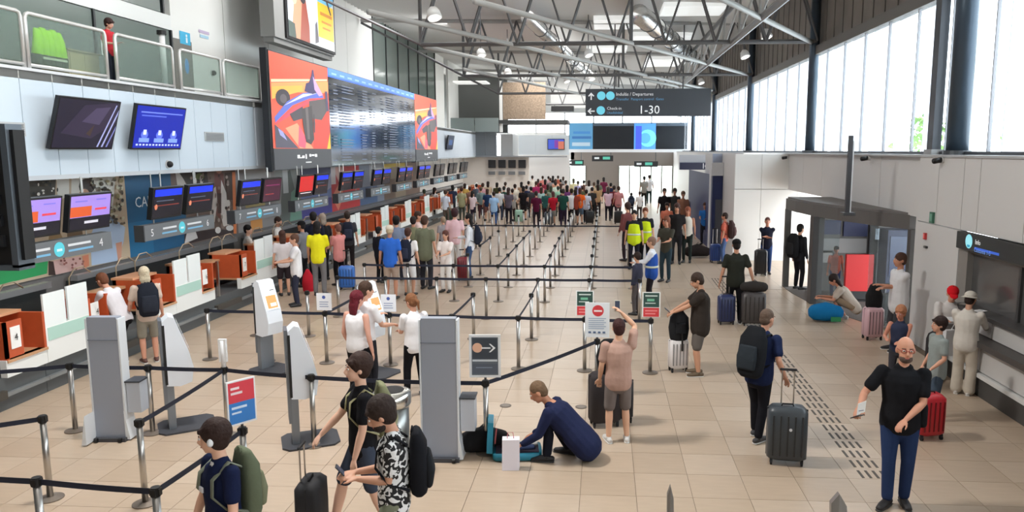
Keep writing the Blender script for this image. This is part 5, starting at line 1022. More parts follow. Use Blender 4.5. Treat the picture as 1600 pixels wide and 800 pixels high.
r = root('folded_paper', 'small white paper held by the man with red glasses', 'paper', (g.x+.02, g.y-.03, g.z+.05), .4, local=True); MB().slab([(-.05, 0, -.07), (.05, 0, -.05), (.06, 0, .07), (-.04, 0, .05)], (0, 1, 0), .004).build('paper_sheet', M((236, 236, 232)), r); MB().box(-.03, -.002, -.03, .03, -.001, -.02).build('paper_line', M((150, 150, 160)), r)
g = a['wp'](Vector((-.19, -.05, .98))); r = root('waist_bag', 'small black bag hanging at the waist of the man with red glasses', 'bag', g, local=True); MB().loft([(0, 0, -.09), (0, 0, .09)], [(.05, .11)]*2, 14, xa=(1, 0, 0), e=3.).build('bag_body', cloth((28, 28, 32)), r, True); MB().tube([(0, -.1, .08), (0, 0, .2), (0, .1, .08)], .008, 6).build('bag_strap', BLACK, r)
# navy tee man with case
a = pf('grey haired man in a navy tee pulling a hard grey case, seen from behind', 1182, 686, 488, tpx=1212, face=-42, top=('tee', (30, 40, 72)), bot=('trousers', (28, 28, 34)), hair=('buzz', (96, 78, 66)), skin=(208, 156, 130), lod=3, bulk=1.12, lean=10, shoes=(60, 60, 62), head=(-12, 4), hands=((-.22, .35, 1.06), (.32, .1, .93)), feet=((-.1, .12), (.09, -.12)))
backpack('large black backpack worn by the man in the navy tee', a, (30, 32, 36), (44, 50, 56), sz=(.36, .22, .5))
q = at(1227, 722); suitcase('dark grey hard shell case held by the man in the navy tee', q.x, q.y, -8, (62, 68, 74), .46, .28, .64, .42, logo=(220, 222, 226))
a = pf('man in a dark olive tee and grey shorts reading his phone beside a white case', 1092, 586, 428, face=88, top=('loose', (52, 46, 42)), bot=('shorts', (104, 98, 94)), hair=('short', (56, 40, 32)), skin=(200, 150, 122), lod=3, bulk=1.16, shoes=(96, 80, 60), head=(0, 22), hands=((-.07, .45, 1.1), (.07, .45, 1.1)))
g = (a['hands'][0]+a['hands'][1])/2; phone('dark phone read by the man in the olive tee', (g.x-.03, g.y, g.z+.04), 90, pitch=40)
q = at(1059, 580); suitcase('white hard case with a black bag strapped on top', q.x, q.y, 12, (226, 222, 222), .32, .22, .52, .2)
p = Vector((q.x, q.y, .6)); r = root('travel_bag', 'black bag sitting on top of the white case', 'bag', p, .2, local=True); MB().loft([(0, 0, 0), (0, 0, .15), (0, -.02, .34), (0, 0, .42)], [(.15, .11), (.17, .12), (.15, .1), (.08, .06)], 16, xa=(1, 0, 0), e=3.).build('bag_body', cloth((36, 37, 40)), r, True)
MB().loft([(.02, -.13, .1), (.03, -.125, -.1), (.03, -.125, -.22)], [(.015, .004)]*3, 6, xa=(1, 0, 0), round_=False).build('strap', BLACK, r); MB().loft([(0, -.13, .1), (0, -.12, .24)], [(.09, .02)]*2, 12, xa=(1, 0, 0), e=3).build('front_pocket', cloth((44, 45, 48)), r, True)
a = pf('boy in a tan tee and grey shorts photographing with one arm raised', 965, 690, 502, face=10, top=('tee', (184, 150, 136)), bot=('shorts', (118, 108, 104)), hair=('short', (60, 32, 30)), skin=(224, 176, 146), lod=3, shoes=(206, 204, 200), bulk=1.08, head=(-6, -4), hands=((-.24, .14, .9), (.08, .2, 1.82)), feet=((-.13, 0), (.13, .0)), elbow=((0, -1, -.2), (1.2, .2, -.4)))
g = a['hands'][1]; phone('white phone held up by the boy in the tan tee', (g.x, g.y+.03, g.z+.03), 0, (236, 234, 220), pitch=90)
q = at(944, 668); suitcase('tall black suitcase standing left of the boy in the tan tee', q.x, q.y+.1, 15, (44, 38, 40), .42, .27, .68, 0, soft=True, ribs=False)
p = Vector((q.x+.05, q.y+.1, .76)); r = root('travel_bag', 'black rounded bag on the suitcase beside the boy in the tan tee', 'bag', p, .2, local=True); MB().loft([(0, 0, 0), (0, 0, .2), (0, 0, .36)], [(.14, .1), (.17, .12), (.12, .09)], 16, xa=(1, 0, 0), e=2.6).build('bag_body', cloth((34, 34, 36)), r, True); MB().tube([(-.05, 0, .38), (0, 0, .43), (.05, 0, .38)], .01, 6).build('bag_handle', BLACK, r)
q = at(972, 668); suitcase('black wheeled case right behind the legs of the boy in the tan tee', q.x, q.y+.25, 5, (40, 40, 44), .3, .24, .56, 0, soft=True, ribs=False)
# crouching man
q = at(893, 716); a = person('man in a dark navy suit crouching over an open case', (q.x, q.y), face=80, h=1.78, top=('jacket', (34, 40, 70)), bot=('trousers', (24, 26, 36)), hair=('buzz', (112, 88, 66)), skin=(196, 138, 108), lod=3, bulk=1.2, pelvis=(0, -.1, .27), lean=44, head=(8, 14), hands=((-.2, .55, .2), (.12, .5, .22)), feet=((-.17, .26), (.12, .06)), shoes=(26, 26, 30), extra={'collar': (60, 50, 60)})
q = at(808, 712); r = root('open_suitcase', 'open teal and black case lying on the floor by the crouching man', 'suitcase', (q.x, q.y, 0), math.radians(8), local=True)
T_ = (28, 124, 150); b = MB().loft([(0, 0, .02), (0, 0, .1)], [(.3, .2)]*2, 20, xa=(1, 0, 0), e=6, round_=False); b.build('lower_shell', M(T_, .5), r, True); bx('lining', -.26, -.16, .1, .26, .16, .108, cloth((44, 40, 52)), r)
for k, (c, x, y) in enumerate((((60, 40, 50), -.1, .02), ((50, 60, 90), .12, -.04), ((206, 204, 204), .16, .07))): MB().loft([(x-.07, y, .12), (x+.07, y, .125)], [(.05, .03)]*2, 10).build('packed_cloth', cloth(c), r, True)
MB().slab([(-.3, -.16, .1), (-.3, .2, .1), (-.3+.02, .2, .46), (-.3+.02, -.1, .46)], (-1, 0, .1), .07).build('lid_shell', M(T_, .5), r); MB().slab([(-.285, -.13, .12), (-.285, .17, .12), (-.268, .17, .42), (-.268, -.08, .42)], (1, 0, 0), .004).build('lid_lining', M((60, 90, 98), .8), r)
MB().tube([(-.27, -.1, .2), (-.25, .02, .34), (-.27, .14, .2)], .01, 6).build('lid_strap', M((170, 80, 80)), r)
q = at(755, 712); r = root('black_bag', 'soft black bag on the floor behind the arrow sign post', 'bag', (q.x, q.y+.15, 0), .3, local=True); MB().loft([(-.2, 0, .14), (0, 0, .16), (.2, 0, .13)], [(.13, .13), (.15, .16), (.12, .12)], 14, e=2.5).build('bag_body', cloth((28, 28, 30)), r, True); MB().tube([(-.1, 0, .28), (0, 0, .36), (.1, 0, .28)], .01, 6).build('bag_handle', BLACK, r)
q = at(798, 732); r = root('paper_bag', 'plain white paper bag standing before the open case', 'bag', (q.x, q.y, 0), .1, local=True); MB().slab([(-.1, -.06, 0), (.1, -.06, 0), (.105, -.055, .37), (-.095, -.055, .37)], (0, 1, 0), .12).build('bag_body', M((232, 228, 238), .7, bump=.2), r); MB().tube([(-.04, 0, .36), (-.03, 0, .44), (.03, 0, .44), (.04, 0, .36)], .005, 5).build('bag_handle', M((200, 110, 120)), r); bx('side_fold', .1, -.03, .02, .106, .04, .35, M((214, 210, 222), .7), r)
# kiosk group
W_ = (232, 230, 232)
pf('woman with long dark red hair in a white top and wide black trousers', 562, 632, 458, tpx=560, face=-24, top=('sleeveless', W_), bot=('wide', (24, 24, 28)), hair=('long', (96, 20, 34)), skin=(214, 160, 140), lod=2, bulk=1.05, head=(-10, 4), hands=((-.24, .1, .9), (.3, .0, .85)))
ph('short haired man in white standing at the orange kiosk behind the red haired woman', 568, 457, 1.76, face=-30, top=('tee', W_), bot=('trousers', (44, 44, 50)), hair=('short', (66, 46, 34)), skin=(216, 166, 140), lod=2, head=(-20, 8), hands=((-.15, .4, 1.2), (.2, .35, 1.1)))
pf('woman with a brown ponytail in a white shirt and black trousers', 650, 620, 462, face=38, top=('tee', W_), bot=('trousers', (26, 26, 30)), hair=('pony', (128, 84, 54)), skin=(214, 160, 134), lod=2, head=(20, 14), hands=((-.12, .34, 1.1), (.2, .3, 1.08)), feet=((-.12, .08), (.12, -.05)))
a = pf('grey blond passenger with a black backpack and khaki shorts at the nearest desk', 236, 566, 420, face=42, top=('tee', (206, 186, 172)), bot=('shorts', (150, 144, 132)), hair=('bob', (200, 186, 160)), skin=(206, 150, 126), lod=2, shoes=(90, 60, 54), hands=((-.26, .2, .95), (.27, .1, .85)))
backpack('black backpack on the grey blond passenger at the nearest desk', a, (34, 38, 48), (42, 46, 56), sz=(.34, .18, .46))
person('agent in a white shirt bending over the nearest check-in desk', (-8.44, 12.28), face=80, top=('tee', (222, 220, 226)), bot=('trousers', (26, 26, 30)), hair=('short', (110, 66, 44)), skin=(206, 152, 126), lod=2, lean=30, h=1.68, head=(0, 10), hands=((-.1, .55, .88), (.2, .5, .86)), pelvis=(0, -.1, .9))
def behind(l, px, py, X, h, **k):
    p = onX(px, py, X); return person(l, (p.x, p.y), h=h, **k)
p = onX(378, 365, -9.45); person('agent in a black waistcoat sitting behind the orange desk', (-9.45, p.y), face=-120, h=1.7, pz=max(0, p.z-1.6), top=('tee', (214, 208, 200)), bot=('trousers', (30, 30, 34)), hair=('short', BLK), skin=(214, 166, 140), lod=1, head=(-20, 0), extra={'vest': (30, 30, 36)}, hands=((-.15, .35, 1.1), (.15, .35, 1.1))) if False else person('agent in a black waistcoat behind the orange desk', (-9.3, p.y), face=-60, h=1.74, top=('tee', (214, 208, 200)), bot=('trousers', (30, 30, 34)), hair=('short', BLK), skin=(214, 166, 140), lod=1, head=(-30, 0), hands=((-.15, .35, 1.1), (.15, .35, 1.1)), extra={'face': 1})
p = onX(433, 346, -9.5); person('agent in a white shirt and lanyard standing behind the second desk row', (-9.5, p.y), face=-80, h=1.75, top=('tee', (236, 232, 226)), bot=('trousers', (30, 30, 34)), hair=('short', (60, 44, 38)), skin=(206, 156, 130), lod=1, head=(-10, 5), hands=((-.35, .3, 1.12), (.35, .3, 1.12)))
# desk queue group
DR = (34, 34, 40)
L1 = [
 ('woman with long brown hair in a white top and dark shorts at the desk front', 436, 462, 362, 30, 'tee', (214, 206, 208), 'shorts', (48, 40, 44), 'long', (70, 44, 36), None),
 ('passenger in a white shirt with a dark strap holding papers, jeans', 466, 478, 368, 120, 'loose', (236, 234, 236), 'jeans', (52, 54, 70), 'short', (90, 62, 48), 'h'),
 ('passenger in a black cap and grey shirt at the desks', 464, 448, 347, 80, 'tee', (120, 122, 128), 'trousers', DR, 'cap', BLK, (24, 24, 26)),
 ('tall man in a dark navy shirt with his back to us at the desks', 484, 440, 330, 10, 'long', (30, 34, 48), 'trousers', (28, 28, 34), 'short', BLK, None),
 ('grey haired woman in black leaning at the desks', 508, 438, 336, 60, 'tee', (28, 28, 32), 'trousers', (30, 30, 34), 'bob', (150, 136, 124), None),
 ('woman in a bright yellow tee and grey trousers', 500, 462, 348, 5, 'tee', (240, 232, 40), 'trousers', (122, 120, 122), 'bob', BLK, None),
 ('woman in a pink blouse and black trousers beside a blue case', 532, 446, 352, 60, 'loose', (214, 140, 136), 'trousers', (28, 26, 30), 'short', (110, 70, 60), 'h'),
 ('man with a dark teal backpack behind the woman in pink', 546, 425, 332, 20, 'tee', (60, 60, 66), 'trousers', (40, 34, 36), 'short', (50, 40, 34), 'bp'),
 ('passenger in dark clothes left of the man in the blue polo', 594, 442, 356, -30, 'long', (32, 34, 42), 'trousers', (30, 30, 34), 'short', BLK, None),
 ('broad man in a bright blue polo and beige shorts seen from behind', 612, 468, 354, 2, 'tee', (50, 104, 200), 'shorts', (170, 150, 136), 'cap', (190, 170, 140), (216, 204, 186)),
 ('man with a black backpack, white tee and white shorts', 640, 462, 358, -8, 'tee', (232, 228, 228), 'shorts', (226, 226, 228), 'short', (70, 42, 34), 'bp'),
 ('tall passenger in an olive tee and dark trousers in the queue', 666, 452, 336, -12, 'loose', (112, 116, 96), 'trousers', (48, 48, 54), 'short', (70, 46, 36), None),
 ('passenger in a khaki tee standing behind the white backpack man', 648, 436, 340, 10, 'tee', (122, 122, 96), 'trousers', (60, 58, 60), 'short', (40, 30, 28), None),
 ('passenger in a pale pink and white top in the queue', 655, 430, 332, -80, 'tee', (226, 200, 194), 'trousers', (60, 56, 66), 'short', BR, None),
 ('dark haired passenger in a grey blue tee in front of the blue polo', 622, 438, 340, 0, 'tee', (128, 140, 164), 'trousers', (50, 50, 60), 'fluffy', BLK, None),
 ('woman in white overalls standing in the queue', 698, 456, 362, 165, 'tee', (236, 226, 222), 'trousers', (226, 222, 218), 'long', (90, 52, 44), 'h'),
 ('boy in a pale pink tee behind the woman in overalls', 712, 425, 328, 10, 'tee', (228, 190, 196), 'trousers', (220, 216, 214), 'fluffy', (60, 36, 40), None),
 ('passenger in a white top and jeans with a dark round backpack', 735, 436, 336, 95, 'long', (226, 228, 234), 'jeans', (62, 84, 120), 'long', BLK, 'bp'),
 ('child in a grey striped top near the red case', 694, 412, 340, 40, 'tee', (150, 146, 150), 'trousers', (50, 50, 60), 'short', (150, 130, 110), None),
]
def mid(T, lod=1, group=None):
    l, px, fy, ty, fc, tk, tc_, bk_, bc, hs, hcol, ex = T; k = dict(face=fc, top=(tk, tc_), bot=(bk_, bc), hair=(hs, hcol, ex) if hs in ('cap', 'hat') else (hs, hcol), lod=lod, skin=random.choice(((206, 156, 130), (214, 164, 138), (190, 136, 110))), group=group)
    if ex == 'h': k['hands'] = ((-.1, .38, 1.12), (.1, .38, 1.12))
    elif random.random() < .4: k['hands'] = ((-.26, .1, .88), (.14, .34, 1.12))
    if abs(fc) > 120: k['extra'] = {'face': 1}
    a = pf(l, px, fy, ty, **k)
    if ex == 'bp': backpack('dark backpack of the '+' '.join(l.split()[:11]), a, (36, 40, 54), sz=(.32, .18, .44))
    return a
random.seed(21)
for T in L1: mid(T)
q = at(543, 452); suitcase('bright blue suitcase beside the woman in pink', q.x, q.y, 10, (54, 112, 196), .42, .26, .58, .4)
q = at(482, 455); r = root('red_bag', 'red backpack standing between the queue at the desks', 'bag', (q.x, q.y, .3), local=True); MB().loft([(0, 0, -.28), (0, 0, -.1), (0, 0, .12), (0, 0, .26)], [(.14, .1), (.16, .11), (.13, .09), (.05, .04)], 14, xa=(1, 0, 0)).build('bag_body', cloth((206, 44, 60)), r, True); MB().tube([(-.03, 0, .28), (0, 0, .36), (.03, 0, .28)], .01, 5).build('bag_handle', BLACK, r)
q = at(724, 438); suitcase('dark red suitcase beside the woman in overalls', q.x, q.y, 15, (120, 26, 40), .34, .26, .62, .2)
# right side people
q = at(1147, 502)
pf('man in a dark green tee and black trousers walking away with two cases', 1147, 504, 376, face=0, top=('tee', (42, 44, 38)), bot=('trousers', (26, 26, 30)), hair=('cap', BLK, (24, 24, 26)), skin=(190, 140, 114), lod=2, bulk=1.08, hands=((-.32, .0, .88), (.36, -.05, .9)), feet=((-.1, .12), (.1, -.1)))
q = at(1134, 506); suitcase('navy blue suitcase in the left hand of the man walking away', q.x, q.y, 5, (42, 52, 92), .36, .26, .58, .38)
q = at(1176, 508); suitcase('big dark grey suitcase in the right hand of the man walking away', q.x, q.y, -3, (72, 68, 68), .5, .3, .66, .2)
r = root('travel_bag', 'dark duffel bag lying on the big grey suitcase', 'bag', (q.x, q.y, .73), local=True); MB().loft([(-.2, 0, .1), (0, 0, .11), (.2, 0, .1)], [(.1, .1), (.12, .12), (.1, .1)], 14).build('bag_body', cloth((52, 48, 46)), r, True); MB().tube([(-.08, -.05, .2), (0, -.05, .26), (.08, -.05, .2)], .01, 5).build('bag_handle', BLACK, r)
pf('man in a dark navy shirt and jeans leaning by the white wall with arms crossed', 1196, 428, 341, face=172, top=('tee', (34, 36, 52)), bot=('jeans', (48, 70, 116)), hair=('buzz', (90, 50, 44)), skin=(196, 136, 112), lod=1, hands=((.1, .26, 1.2), (-.08, .3, 1.18)), extra={'face': 1})
q = at(1187, 430); suitcase('black suitcase in front of the man by the white wall', q.x, q.y-.05, 0, (30, 30, 32), .36, .26, .72, .3)
a = pf('passenger in a coral tee with a dark backpack by the blue wall', 1131, 412, 334, face=70, top=('tee', (206, 110, 92)), bot=('jeans', (70, 90, 130)), hair=('short', DBR), skin=(196, 140, 116), lod=1); backpack('dark backpack worn by the passenger in coral by the blue wall', a, (60, 44, 44), sz=(.34, .2, .46))
q = at(1117, 410); suitcase('royal blue suitcase by the blue wall of the shop kiosk', q.x, q.y, 10, (38, 66, 130), .34, .25, .56, .5)
pf('woman with curly reddish hair in a navy top holding her arm, far right group', 1400, 612, 481, tpx=1413, face=150, top=('sleeveless', (50, 56, 78)), bot=('trousers', (60, 60, 66)), hair=('curly', (168, 112, 80)), skin=(206, 140, 116), lod=2, head=(-10, 12), hands=((-.05, .3, 1.12), (.2, .3, 1.16)))
pf('dark haired child in a pale grey green tee looking left', 1458, 655, 514, tpx=1448, face=95, h=1.42, top=('loose', (142, 150, 148)), bot=('shorts', (70, 84, 100)), hair=('fluffy', (44, 28, 24)), skin=(214, 160, 134), lod=2, hands=((-.2, .2, .95), (.25, .1, .9)))
q = at(1448, 684); suitcase('bright red and black suitcase behind the man in black', q.x, q.y, 12, (186, 32, 44), .36, .26, .54, 0, ribs=True)
q = at(1476, 590); person('seated person in a red cap and white shirt reading a paper', (q.x+.1, q.y+.2), face=165, h=1.72, top=('tee', (206, 202, 200)), bot=('trousers', (150, 142, 136)), hair=('cap', BR, (214, 30, 40)), skin=(206, 150, 124), lod=2, pelvis=(0, -.1, .72), hands=((-.12, .36, 1.0), (.12, .36, 1.0)), feet=((-.15, .4), (.15, .4)), lean=12, head=(0, 22), sit=True)
r = root('luggage_trunk', 'dark bag used as a seat by the person in the red cap', 'bag', (q.x+.1, q.y+.32, 0), local=True); MB().loft([(0, 0, .06), (0, 0, .55)], [(.26, .2)]*2, 16, xa=(1, 0, 0), e=4).build('bag_body', cloth((50, 48, 50)), r, True); MB().tube([(-.06, 0, .6), (0, -.1, .6), (.06, 0, .6)], .01, 5).build('bag_handle', BLACK, r)
q2 = at(1470, 545, .75); r = root('white_bag', 'white shopping bag hanging by the person in the red cap', 'bag', (q.x-.02, q.y-.3, .45), .2, local=True); MB().slab([(-.17, 0, 0), (.17, 0, 0), (.16, 0, .42), (-.16, 0, .42)], (0, 1, 0), .08).build('bag_body', M((206, 206, 208), .7), r); MB().tube([(-.05, .04, .42), (0, .04, .52), (.05, .04, .42)], .006, 5).build('bag_handle', WHITE, r)
r = root('paper_sheet', 'white sheet held by the person in the red cap', 'paper', (q.x+.02, q.y-.25, 1.02), local=True); MB().slab([(-.15, -.1, 0), (.15, -.1, 0), (.15, .1, .03), (-.15, .1, .03)], (0, 0, 1), .004).build('sheet', M((226, 226, 228)), r); MB().box(-.1, -.05, .022, .1, -.04, .024).build('print_line', M((150, 150, 155)), r)
pf('person in a white hooded suit and pale bucket hat at the right counter', 1503, 616, 459, tpx=1520, face=-35, top=('long', (214, 208, 200)), bot=('wide', (196, 186, 172)), hair=('hat', DBR, (206, 200, 190)), skin=(206, 156, 130), lod=2, shoes=(210, 206, 200), head=(-10, 12), hands=((-.1, .4, 1.12), (.22, .42, 1.1)), bulk=1.1)
q = at(1545, 495, 1.1); r = root('paper_sheet', 'small white sheet on the counter top by the bucket hat person', 'paper', (5.9, 11.9, 1.205), .5, local=True); MB().box(-.1, -.07, 0, .1, .07, .004).build('sheet', M((226, 226, 226)), r); MB().box(-.06, -.03, .004, .06, -.02, .005).build('print_line', M((150, 150, 155)), r)
pf('man in a white tee with crossed arms in front of the entrance', 1399, 548, 398, tpx=1404, face=98, top=('loose', (214, 214, 218)), bot=('shorts', (62, 62, 66)), hair=('short', (70, 46, 36)), skin=(190, 134, 108), lod=2, hands=((.05, .3, 1.2), (-.05, .33, 1.17)), bulk=1.1)
pf('person in a coral tee and black cap facing us in the entrance', 1303, 462, 386, face=170, top=('tee', (206, 122, 104)), bot=('jeans', (70, 82, 120)), hair=('cap', BLK, (28, 26, 28)), skin=(180, 120, 96), lod=2)
q = at(1318, 500); person('person in a beige tee crouching over a blue bag by the entrance', (q.x, q.y), face=75, h=1.7, top=('tee', (186, 172, 160)), bot=('shorts', (140, 120, 100)), hair=('long', (40, 28, 26)), skin=(196, 136, 110), lod=2, pelvis=(0, -.2, .34), lean=38, hands=((-.15, .5, .5), (.12, .48, .5)), feet=((-.15, .2), (.13, -.02)), head=(0, 14), shoes=(200, 200, 196))
q = at(1290, 502); r = root('blue_bag', 'bright blue holdall on the floor beside the crouching person in beige', 'bag', (q.x, q.y, 0), local=True); MB().loft([(-.22, 0, .2), (0, 0, .22), (.22, 0, .2)], [(.17, .17), (.2, .2), (.16, .16)], 14, e=3).build('bag_body', cloth((24, 112, 168)), r, True); bx('green_patch', .05, -.21, .04, .26, -.19, .14, M((40, 130, 80)), r)
q = at(1362, 530); suitcase('pink hard case with a dark red strap near the man in white', q.x, q.y, 8, (206, 168, 176), .36, .27, .6, 0, ribs=True)
r = root('travel_bag', 'black bag on top of the pink case', 'bag', (q.x, q.y, .67), local=True); MB().loft([(0, 0, 0), (0, 0, .2), (0, 0, .38)], [(.15, .1), (.16, .11), (.1, .07)], 14, xa=(1, 0, 0), e=3).build('bag_body', cloth((34, 34, 36)), r, True); MB().tube([(-.04, 0, .4), (0, 0, .45), (.04, 0, .4)], .01, 5).build('bag_handle', BLACK, r)
q = at(1388, 508); suitcase('dark grey case standing behind the pink case', q.x, q.y, 0, (70, 70, 72), .38, .27, .62, .2, soft=True)
a = pf('dark clothed passenger with a black backpack stepping into the entrance', 1246, 452, 352, face=-60, top=('long', (38, 38, 42)), bot=('trousers', (30, 30, 34)), hair=('short', BLK), lod=1); backpack('black backpack of the passenger stepping into the entrance', a, (28, 28, 30), sz=(.34, .22, .5))
# child on the mezzanine
q = onX(170, 75, -10.0); person('child in a red tee standing behind the mezzanine railing', (-10.0, q.y), face=-90, h=1.3, pz=5.0, top=('tee', (186, 50, 60)), bot=('trousers', (44, 46, 58)), hair=('fluffy', (50, 28, 26)), skin=(206, 156, 136), lod=2, head=(0, 20), hands=((-.1, .25, 1.15), (.15, .25, 1.1)))
# hi vis pair and the row on the right of the queue
HV = (206, 226, 40)
for l, px, fy, ty, fc, tk, tc_, bk_, bc, hs, hcol, ex in [
 ('worker in a yellow safety vest, the left one of the pair', 990, 420, 330, 175, 'tee', (40, 40, 46), 'trousers', (30, 30, 40), 'short', BLK, HV),
 ('worker in a yellow safety vest, the right one of the pair', 1007, 416, 326, 175, 'tee', (40, 40, 46), 'trousers', (30, 30, 36), 'short', (110, 60, 40), HV),
 ('man in a blue waistcoat over a white shirt facing the queue', 1017, 482, 372, 80, 'long', (226, 228, 234), 'trousers', (40, 36, 40), 'short', (130, 100, 84), (46, 84, 166))]:
    pf(l, px, fy, ty, face=fc, top=(tk, tc_), bot=(bk_, bc), hair=(hs, hcol), lod=1, extra={'vest': ex, 'face': 1}, hands=((-.12, .4, 1.15), (.12, .4, 1.12)) if px == 1017 else DOWN)
L2 = [
 ('passenger in dark clothes standing left of the blue waistcoat man', 995, 492, 396, 60, 'long', (58, 58, 74), 'trousers', (90, 84, 84), 'short', DBR, None),
 ('passenger in an olive top with bare arms behind the waistcoat man', 1040, 440, 340, 150, 'tee', (64, 62, 54), 'trousers', (44, 58, 66), 'long', (120, 70, 50), 'h'),
 ('woman with long auburn hair, white top and dark green trousers', 1073, 410, 325, 165, 'sleeveless', (226, 222, 212), 'trousers', (40, 48, 46), 'long', (140, 78, 56), None),
 ('person in black with a hand on the hip beside the auburn haired woman', 1056, 412, 312, 170, 'tee', (36, 34, 36), 'trousers', (34, 34, 38), 'long', (70, 44, 38), None),
 ('passenger in a bright blue tee sitting by the blue shop wall', 1100, 382, 318, 160, 'tee', (48, 110, 180), 'trousers', (40, 40, 48), 'short', (80, 50, 40), 'h'),
 ('passenger in dark clothes at the left end of the right hand group', 980, 408, 318, 40, 'long', (120, 70, 70), 'trousers', (50, 40, 46), 'short', (60, 40, 36), None),
 ('passenger in a coral top among the right hand group', 1041, 385, 318, 170, 'tee', (206, 120, 96), 'trousers', (60, 60, 50), 'short', DBR, None),
 ('tall man in black at the head of the right hand group', 1037, 362, 294, 178, 'tee', (34, 32, 34), 'trousers', (34, 34, 36), 'short', (60, 40, 34), None),
 ('man in a charcoal tee in the right hand group', 1053, 362, 292, 175, 'tee', (60, 62, 62), 'trousers', (40, 40, 44), 'short', (50, 44, 38), None),
 ('passenger in a tan top in the right hand group', 1066, 366, 300, 180, 'tee', (150, 106, 86), 'trousers', (56, 50, 48), 'short', (110, 84, 70), None),
 ('passenger in a striped top by the far shop', 1081, 360, 305, 190, 'tee', (140, 130, 130), 'trousers', (56, 50, 50), 'short', (90, 70, 60), None),
 ('passenger with a grey rucksack walking away left of the bright doorway', 986, 340, 302, 0, 'tee', (180, 186, 200), 'trousers', (60, 60, 76), 'short', BLK, 'bp'),
 ('passenger in a white top beside the rucksack passenger', 999, 342, 300, 10, 'tee', (236, 232, 230), 'trousers', (70, 60, 56), 'short', (70, 50, 40), None),
 ('couple member in grey before the bright central doorway', 1006, 322, 275, 0, 'tee', (150, 146, 140), 'trousers', (44, 42, 40), 'short', BLK, None),
 ('couple member in white before the bright central doorway', 1014, 318, 271, 0, 'tee', (226, 226, 230), 'trousers', (40, 60, 60), 'short', DBR, None),
 ('passenger in an orange top near the far shop shelf', 1092, 345, 296, 170, 'tee', (190, 84, 50), 'trousers', (60, 50, 50), 'short', DBR, None),
]
for T in L2: mid(T, 0)
# crouched luggage by the seat on the right
q = at(1090, 402); r = root('black_bag', 'dark bags on the floor by the person in bright blue', 'bag', (q.x, q.y, 0), local=True); MB().loft([(-.3, 0, .2), (0, 0, .26), (.3, 0, .2)], [(.18, .18), (.22, .22), (.16, .16)], 12).build('bag_body', cloth((44, 38, 38)), r, True); MB().tube([(-.1, 0, .42), (0, 0, .52), (.1, 0, .42)], .012, 5).build('bag_handle', BLACK, r)
